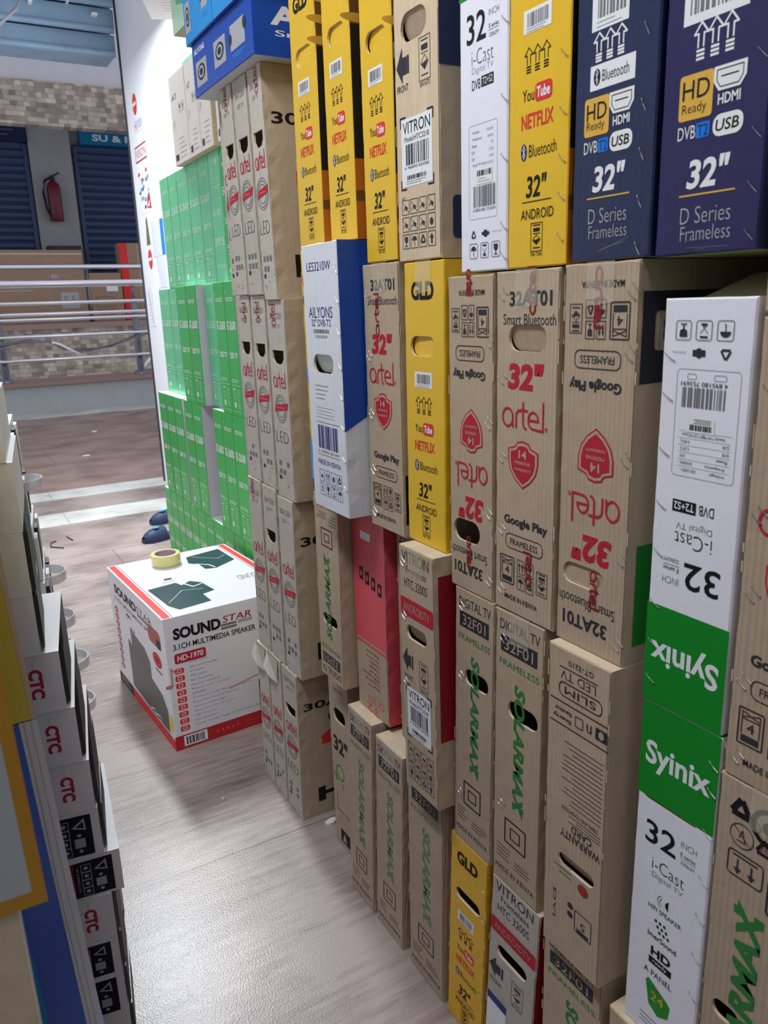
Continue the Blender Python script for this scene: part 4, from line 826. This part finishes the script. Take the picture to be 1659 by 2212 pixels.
wd = ['plain, lowest on the floor', 'dark panel with pictograms, second from the floor', 'dark panel with pictograms, third from the floor', 'red letters, below the carton that juts out', 'dark panel with red band, jutting out', 'dark panel with pictograms, above the one that juts out',
      'red letters and a handwritten note', 'red letters, middle of three in a row', 'red letters, upper of three in a row', 'bare end, just above the red-lettered ones', 'bare end with one staple', 'black panel on its end', 'bare end, topmost']
GC_ = 'shallow cartons of the front left stack'
for i in range(13):
    o = flat_carton('shallow grey-white carton, front left stack, '+wd[i], xr[i], 1.42, zz[i], zz[i+1]-.0005,   .34, .33, (-9 if i < 9 else -6.5) if i != 4 else -6, (CG, CS if i < 11 else CT, CT), fr[i], GC_, tab=i != 4 and i < 11)
    h = zz[i+1]-zz[i]
    if i in (3, 6, 7, 8, 9, 10): stp(o, [(-.045, h*.86)] + ([(-.11, h*.84)] if i in (3, 6, 7) else []))
# rear column of white cartons with clear carrying straps
HP = nm('clear_strap_plastic', (240, 242, 248), .25, .5, alpha=.6, coat=.3)
rz_ = [0, .115, .23, .345, .46, .575, .69, .805, .92, 1.035, 1.15, 1.265]
rx = [.236, .232, .222, .214, .2, .198, .19, .184, .174, .162, .158]
for i in range(11):
    has = i in (4, 5, 6, 7, 9)
    o = flat_carton('white carton in the rear left stack, %s from the floor%s' % (['first', 'second', 'third', 'fourth', 'fifth', 'sixth', 'seventh', 'eighth', 'ninth', 'tenth', 'eleventh'][i], ', clear strap handle' if has else ''), rx[i]-(.02 if i < 6 else .03), 1.815, rz_[i], rz_[i+1]-.0005, .34, .3, -7, (CT, CT, CT), None, 'white cartons of the rear left stack', tab=False)
    for j in range(3):
        q = MB(); y = .02+.095*j; q.add([(.001, y, .0), (.008, y, .0), (.008, y+.05, .0), (.001, y+.05, 0), (.001, y, .1), (.008, y, .1), (.008, y+.05, .1), (.001, y+.05, .1)], [[0, 1, 5, 4], [1, 2, 6, 5], [2, 3, 7, 6], [4, 5, 6, 7], [0, 3, 2, 1]], CS if (i+j) % 2 else CT); q.build('side_tab', o)
    if has:
        q = MB(); n = 16; A = []
        for k in range(n+1):
            a = PI*k/n; A.append((.004+.05*math.sin(a), .14-.055*math.cos(a)))
        A = [(x-.008, y) for x, y in A]; zc = .088; vs = [(x, y, zc-.011) for x, y in A]+[(x, y, zc+.011) for x, y in A]+[((x+.004)*.93-.004, .14+(y-.14)*.94, zc-.011) for x, y in A]+[((x+.004)*.93-.004, .14+(y-.14)*.94, zc+.011) for x, y in A]
        N1 = n+1; fs = []
        for k in range(n):
            fs += [[k, k+1, N1+k+1, N1+k], [2*N1+k, 3*N1+k, 3*N1+k+1, 2*N1+k+1], [N1+k, N1+k+1, 3*N1+k+1, 3*N1+k], [k, 2*N1+k, 2*N1+k+1, k+1]]
        q.add(vs, fs, HP); q.build('strap_handle', o, smooth=False)
# ---------------------------------------------------------------- near left: glossy cartons half out of the picture
GLY = nm('glossy_yellow_wrap', (224, 204, 60), .18, .5, 0, .06, 12, .15, coat=.5); GLB = nm('glossy_blue_wrap', (30, 92, 206), .15, .5, 0, .1, 9, .15, coat=.6); OCH = nm('ochre_border', (196, 142, 44), .4, .4, 0, .08, 20, .2); PGR = nm('pale_grey_face', (188, 192, 198), .35, .45, 0, .08, 9, .2)
def near_carton(name, label, xr, yf, z0, z1, w, l, deg, lean, mat, front):
    m = MB(); h = z1-z0; c = .008
    sh = lambda z: lean*z/h
    pr = [(-w, 0), (-c, 0), (-c*.3, c*.3), (0, c), (0, l), (-w, l)]; n = len(pr)
    vs = [(x, y, 0) for x, y in pr]+[(x+lean, y, h) for x, y in pr]
    m.add(vs, [[i, (i+1) % n, n+(i+1) % n, n+i] for i in range(n)]+[list(range(n))[::-1], [n+i for i in range(n)]], mat)
    front(Fr(m, w, h, lambda u, v, d: (-w+u+sh(v), -d, v)))
    return tag(m.build(name, None, (xr, yf, z0), math.radians(deg)), label, 'box')
def f_low(f):
    f.R(.955, 0, 1, 1, WHB); f.L([(.968, 0), (.962, .5), (.967, 1)], .0014, KRS, 1); f.L([(.98, 0), (.984, 1)], .001, KRE, 1); f.R(.72, 0, .86, 1, SKY, 0); f.R(.0, 0, .66, .12, KRE, 1)  # the sky-blue band is glare on the blue wrap, painted as colour
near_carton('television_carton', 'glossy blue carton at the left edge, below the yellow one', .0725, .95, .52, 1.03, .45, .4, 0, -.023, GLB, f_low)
def f_up(f):
    f.R(.986, 0, 1, 1, KRE); f.R(0, 0, .915, 1, PGR)
near_carton('television_carton', 'glossy yellow carton at the left edge, stacked on the blue one', .0495, .95, 1.031, 1.56, .45, .4, 0, -.024, GLY, f_up)
near_carton('television_carton', 'plain carton hidden under the blue one at the left edge', .075, .95, 0, .519, .45, .4, 0, 0, GLB, lambda f: f.R(.955, 0, 1, 1, WHB))
def f_front(f):
    f.R(0, 0, 1, 1, OCH); f.R(0, .03, .974, 1, PGR, 1)
near_carton('television_carton', 'pale grey carton with ochre borders, nearest the camera at the left edge', .019, .62, 1.03, 1.5, .4, .28, 0, -.012, OCH, f_front)
def f_torn(f):
    f.R(0, 0, 1, 1, GLB); f.P([(.97, 1), (1, 1), (1, 0), (.7, 0), (.74, .5), (.9, .8), (.92, .86)], KRE, 1); f.P([(.84, .62), (.88, .72), (.9, .62), (.87, .55)], DGR, 2)
near_carton('television_carton', 'torn blue and grey carton under the ochre-bordered one, bottom left corner', .0, .63, .5, 1.029, .4, .28, 0, -.004, PGR, f_torn)
near_carton('television_carton', 'grey carton at floor level under the torn blue one, out of view', .0, .63, 0, .499, .4, .28, 0, 0, PGR, lambda f: None)
# ---------------------------------------------------------------- things on the white wall
def sticker(name, label, y0, y1, z0, z1, draw, group=None, cat='sticker'):
    m = MB(); m.box((-.0015, y0-(y0+y1)/2, 0), (0, y1-(y0+y1)/2, z1-z0), LBL); w = y1-y0
    draw(Fr(m, w, z1-z0, lambda u, v, d: (-.0015-d, w/2-u, v)))
    return tag(m.build(name, None, (1.7098, (y0+y1)/2, z0)), label, cat, group)
def st_oval(f): f.el(.5, .5, .96, .98, REDB); f.R(.1, .42, .9, .56, WI, 1)
def oval(label, y, z):
    m = MB(); m.add([(0, .06*math.cos(2*PI*k/28), .075*math.sin(2*PI*k/28)) for k in range(28)], [list(range(28))[::-1]], REDB); m.add([(-.002, .06*math.cos(2*PI*k/28), .075*math.sin(2*PI*k/28)) for k in range(28)], [list(range(28))[::-1]], REDB)
    m.add([(-.003, .05, -.014), (-.003, -.05, -.01), (-.003, -.05, .014), (-.003, .05, .01)], [[0, 1, 2, 3]], WI); tag(m.build('round_sticker', None, (1.7095, y, z)), label, 'sticker', 'round red stickers')
oval('round red sticker with a white bar, high on the white wall', 6.72, 3.03); oval('round red sticker with a white bar, low on the white wall by the railing', 6.72, 1.89)
sticker('wall_sticker', 'small pale blue and pink sticker on the white wall below the upper red one', 6.53, 6.8, 2.83, 2.93, lambda f: (f.T('HI', .2, .5, .26, .7, PINK), f.T('VISION', .66, .5, .5, .6, SKY)))
sticker('wall_sticker', 'pink bordered sticker with red letters on the white wall', 6.5, 6.86, 2.62, 2.74, lambda f: (f.RO(.03, .06, .97, .94, .012, RED), f.T('VISION', .5, .5, .8, .5, RED)))
def st_col(f):
    for i in range(22): s, t = f.r.uniform(.05, .8), f.r.uniform(.02, .9); f.P([(s, t), (s+.16, t+.02), (s+.14, t+.1), (s+.02, t+.08)], f.r.choice((SKY, SKY, DGR, RED, LGI, LGI)), 1)
    f.P([(.6, .1), (.96, .05), (.9, .34), (.74, .42)], RED, 2); f.P([(.66, .14), (.8, .1), (.86, .26)], WI, 2)
sticker('poster', 'collage poster with blue and red pictures at the edge of the white wall', 6.5, 6.86, 2.24, 2.56, st_col, cat='poster')
sticker('poster', 'narrow poster with a dark figure at the edge of the white wall', 6.62, 6.82, 2.0, 2.22, lambda f: (f.P([(.2, .0), (.8, 0), (.7, .5), (.6, .95), (.4, .9), (.3, .4)], nm('olive_print', (110, 100, 80), .6)), f.el(.5, .82, .2, .16, BRN, 1)), cat='poster')
sticker('poster', 'pale blue poster with a bright blue right edge on the white wall', 6.24, 6.6, 1.9, 2.16, lambda f: (f.R(0, 0, .7, 1, nm('pale_blue_print', (206, 214, 240), .5)), f.R(.72, 0, 1, 1, MID)), cat='poster')
sticker('poster', 'torn white paper hanging below the pale blue poster', 6.28, 6.55, 1.66, 1.895, lambda f: f.P([(.3, 0), (1, 0), (1, 1), (0, 1)], nm('grey_paper', (206, 212, 236), .5)), cat='poster')
sticker('poster', 'pale scrap taped to the white wall at railing height', 6.74, 6.92, 1.36, 1.68, lambda f: f.L([(.2, .9), (.5, .1)], .01, GRI), cat='poster')
# ---------------------------------------------------------------- slippers, litter
def slipper(label, x, y, deg):
    R_ = nm('navy_foam', (40, 52, 82), .55, .35); root = empty('slipper', (x, y, 0), math.radians(deg)); tag(root, label, 'shoe', 'navy slippers')
    out = [(-.045, -.12), (-.03, -.135), (.03, -.135), (.042, -.12), (.044, -.04), (.052, .05), (.045, .11), (.02, .138), (-.02, .138), (-.05, .1), (-.056, .04), (-.046, -.04)]
    m = MB(); n = len(out); m.add([(a, b, 0) for a, b in out]+[(a*1.03, b*1.02, .028) for a, b in out], [[i, (i+1) % n, n+(i+1) % n, n+i] for i in range(n)]+[list(range(n))[::-1], [n+i for i in range(n)]], R_); m.build('sole', root)
    m = MB(); N = 14; rows = []
    for j in range(9):
        y_ = -.02+.155*j/8; wv = .054*math.sqrt(max(.04, 1-max(0, (y_-.05)/.092)**2)); hh = .068*math.sqrt(max(.05, 1-max(0, (y_-.0)/.142)**2))
        rows.append([(-wv*math.cos(PI*k/N), y_, .024+hh*math.sin(PI*k/N)) for k in range(N+1)])
    m.add([p for r_ in rows for p in r_], [[j*(N+1)+k, j*(N+1)+k+1, (j+1)*(N+1)+k+1, (j+1)*(N+1)+k] for j in range(8) for k in range(N)], R_); u = m.build('upper', root, smooth=True)
    m = MB(); m.el = None
    m = MB(); m.add([(.02*math.cos(2*PI*k/16)-.012, .045+.022*math.sin(2*PI*k/16), .0935-.35*(.0+.022*math.sin(2*PI*k/16))*.3) for k in range(16)], [list(range(16))], SKY); m.build('badge', u)
slipper('navy slipper with a light blue badge on the floor by the green cartons', 1.2, 5.18, 108)
slipper('navy slipper half hidden behind the green cartons, farther one of the pair', 1.36, 5.6, 100)
for i, (x, y, s, d, lb) in enumerate(((.835, 1.865, .024, .5, 'white torn paper scrap on the floor beside the narrow brown stack'), (1.35, 8.85, .05, .2, 'small white scrap on the hall floor'), (1.75, 10.6, .06, .8, 'white scrap on the hall floor farther away'), (.6, 2.15, .008, .3, 'tiny white crumb on the floor in front of the speaker carton'))):
    m = MB(); r_ = random.Random(i); P_ = [(s*math.cos(a)*r_.uniform(.6, 1), s*.6*math.sin(a)*r_.uniform(.6, 1), .004+.006*r_.random()) for a in [k*PI/4 for k in range(8)]]
    m.add(P_+[(p[0], p[1], 0) for p in P_], [list(range(8)), [15-k for k in range(8)]]+[[8+k, 8+(k+1) % 8, (k+1) % 8, k] for k in range(8)], LBL); tag(m.build('paper_scrap', None, (x, y, .0005), d), lb, 'litter')
m = MB(); m.tube([(.58, 5.55, .004), (.54, 5.5, .012), (.53, 5.42, .006), (.6, 5.35, .004)], .004, DGR, 6); m.tube([(.66, 5.62, .004), (.68, 5.5, .004)], .004, DGR, 6); tag(m.build('bent_wire', smooth=True), 'bent scrap of dark wire on the floor inside the shop entrance', 'litter')
# ---------------------------------------------------------------- railings, far side of the hall
rail = empty('railing', (0, 13.35, .48)); tag(rail, 'steel railing with five thin bars along the kerb of the light well', 'railing')
def bar(nm_, z, r, par, x0=-2, x1=7, mat=CHR, y=0): q = MB(); q.tube([(x0, y, z), (x1, y, z)], r, mat, 12); return q.build(nm_, par, smooth=True)
bar('handrail', 1.44, .05, rail, y=-.03)
for z in (1.16, 1.0, .92, .67, .32): bar('rail_bar', z, .026, rail, y=-.06)
for x in (1.03, 3.06, 5.1, -1.0):
    q = MB(); q.lathe([(.0, 1.22), (.05, 1.2), (.055, 1.17), (.055, .06), (.1, .05), (.11, .02), (.11, 0)], DCH, 20, (x, 0, 0)); q.tube([(x, 0, 1.2), (x, 0, 1.43)], .016, DCH, 8); q.build('post', rail, smooth=True)
q = MB(); q.tube([(3.06, .05, .02), (3.3, .2, .28)], .03, CHR, 8); q.build('brace', rail, smooth=True)
fr_ = empty('railing', (0, 18.7, 1.27)); tag(fr_, 'steel handrail on thin posts on the far side of the light well', 'railing')
bar('handrail', 1.17, .055, fr_); 
for x in (3.35, 5.4, 1.1): q = MB(); q.tube([(x, 0, 0), (x, 0, 1.15)], .035, DCH, 10); q.build('post', fr_, smooth=True)
m = MB(); rr_ = random.Random(8)
base = [(.7, 1.0), (1.08, 1.06), (1.4, 1.1), (1.7, 1.06), (1.9, .96), (2.25, .92), (2.61, .96), (3.0, 1.1), (3.24, 1.13), (3.8, 1.02)]
for k in range(4): m.tube([(x, 13.17+.015*k, z+rr_.uniform(-.02, .02)) for x, z in base], .013, (GRI, LGI, DGR, GRI)[k], 6)
m.tube([(1.72, 13.15, 1.06), (1.84, 13.15, 1.02), (1.95, 13.15, .95), (2.1, 13.15, .86)], .022, WI, 6)
tag(m.build('cable_bundle', smooth=True), 'sagging bundle of grey cables tied along the railing', 'cable')
def far_box(label, x0, x1, y, z1, d, mat, draw=None, name='far_carton'):
    m = MB(); m.box((x0, y, 1.27), (x1, y+d, z1), mat)
    if draw: draw(Fr(m, x1-x0, z1-1.27, lambda u, v, e: (x0+u, y-e*4, 1.27+v)))
    return tag(m.build(name), label, 'box', 'cartons across the light well')
FK = nm('far_kraft', (160, 134, 112), .7, .2, .05, .05, 3)
def f_tcl(f):
    f.T('TCL', .62, .55, .16, .1, LGI, 0, .04); f.T('4K HDR TV', .9, .75, .12, .05, LGI); f.T('8K', .84, .64, .05, .06, LGI, 0, .04); f.T('TCL', .9, .645, .07, .04, LGI); f.RR(.855, .2, .955, .42, .03, LGI); f.T('55', .905, .31, .07, .12, FK, 0, .0, 1)
    f.lines(.5, .44, .72, .47, 1, LGI, .02); f.L([(.8, 0), (.8, 1)], .006, LGI); f.R(.0, .94, 1, .955, KRE)
far_box('wide brown television carton standing across the light well behind the railing', -.4, 3.4, 19.3, 2.82, .35, FK, f_tcl)
far_box('smaller brown carton with a white label across the light well', 3.5, 4.2, 19.32, 2.33, .4, FK, lambda f: (f.R(.5, .62, .86, .8, LBL), f.RO(.15, .3, .7, .5, .012, BRN), f.T('TOP', .4, .15, .5, .2, BRN)))
far_box('tall carton with a red left edge and plain brown front across the light well', 4.24, 5.6, 19.4, 2.98, .4, FK, lambda f: (f.R(0, 0, .13, 1, REDB), f.L([(.3, 0), (.3, 1)], .01, KRE), f.L([(.37, 0), (.37, 1)], .01, KRE)))
m = MB(); m.box((2.9, 20.5, 1.27), (3.62, 20.9, 3.0), BLKG); tag(m.build('black_cabinet'), 'low black cabinet below the fire extinguisher', 'cabinet')
# shutters, pillar, signs, extinguisher
def shutter(name, x0, x1):
    m = MB(); z = 1.27
    while z < 5.3:
        y = 21.3; m.add([(x0, y, z), (x1, y, z), (x1, y-.05, z+.05), (x0, y-.05, z+.05), (x1, y-.05, z+.12), (x0, y-.05, z+.12), (x1, y, z+.17), (x0, y, z+.17)], [[0, 1, 2, 3], [3, 2, 4, 5], [5, 4, 6, 7]], SHUT); z += .17
    for x in (x0-.03, x1): m.box((x, 21.22, 1.27), (x+.09, 21.36, 5.29), SHUT)
    o = m.build(name); o['kind'] = 'structure'
shutter('door_1', -1.5, 2.72); shutter('door_2', 3.86, 8.5)
slab('wall_far', (2.84, 21.15, 1.27), (3.76, 21.4, 5.9), CONC)
def sign(label, x0, x1, z0, z1, col, draw):
    m = MB(); m.box((x0, 21.1, z0), (x1, 21.4, z1), col); draw(Fr(m, x1-x0, z1-z0, lambda u, v, d: (x0+u, 21.1-d*5, z0+v))); tag(m.build('shop_sign'), label, 'sign', 'signs over the far shutters')
sign('turquoise shop sign with white letters over the right far shutter', 4.0, 8, 5.34, 6.1, nm('turquoise_sign', (16, 116, 160), .5), lambda f: (f.T('SU & R', .19, .2, .24, .2, LBL, 0, .03), f.P([(.09, .36), (.2, .36), (.17, .6), (.12, .6)], LBL), f.P([(.24, .36), (.34, .36), (.31, .6), (.27, .6)], LBL)))
sign('dark blue shop sign over the left far shutter', -1, 2.835, 5.31, 6.1, NAVY, lambda f: f.lines(.7, .1, .95, .5, 3, GRI, .02))
ex = empty('fire_extinguisher', (3.24, 20.96, 3.58)); tag(ex, 'dark red fire extinguisher hanging on the pale far pillar', 'fire extinguisher')
ER = nm('extinguisher_red', (108, 26, 46), .35, .45)
q = MB(); q.lathe([(0, 0), (.14, 0), (.155, .02), (.155, .72), (.13, .82), (.07, .88), (.05, .9), (.05, .94), (0, .94)], ER, 24); q.build('cylinder', ex, smooth=True)
q = MB(); q.box((-.05, -.05, .92), (.05, .05, 1.0), DGR); q.tube([(-.02, -.06, .98), (.16, -.1, 1.06)], .02, DGR, 8); q.build('valve', ex)
q = MB(); q.tube([(-.05, -.05, .95), (-.18, -.06, .88), (-.24, -.06, .62), (-.2, -.06, .25), (-.12, -.06, .08)], .025, BLK, 8); q.build('hose', ex, smooth=True)
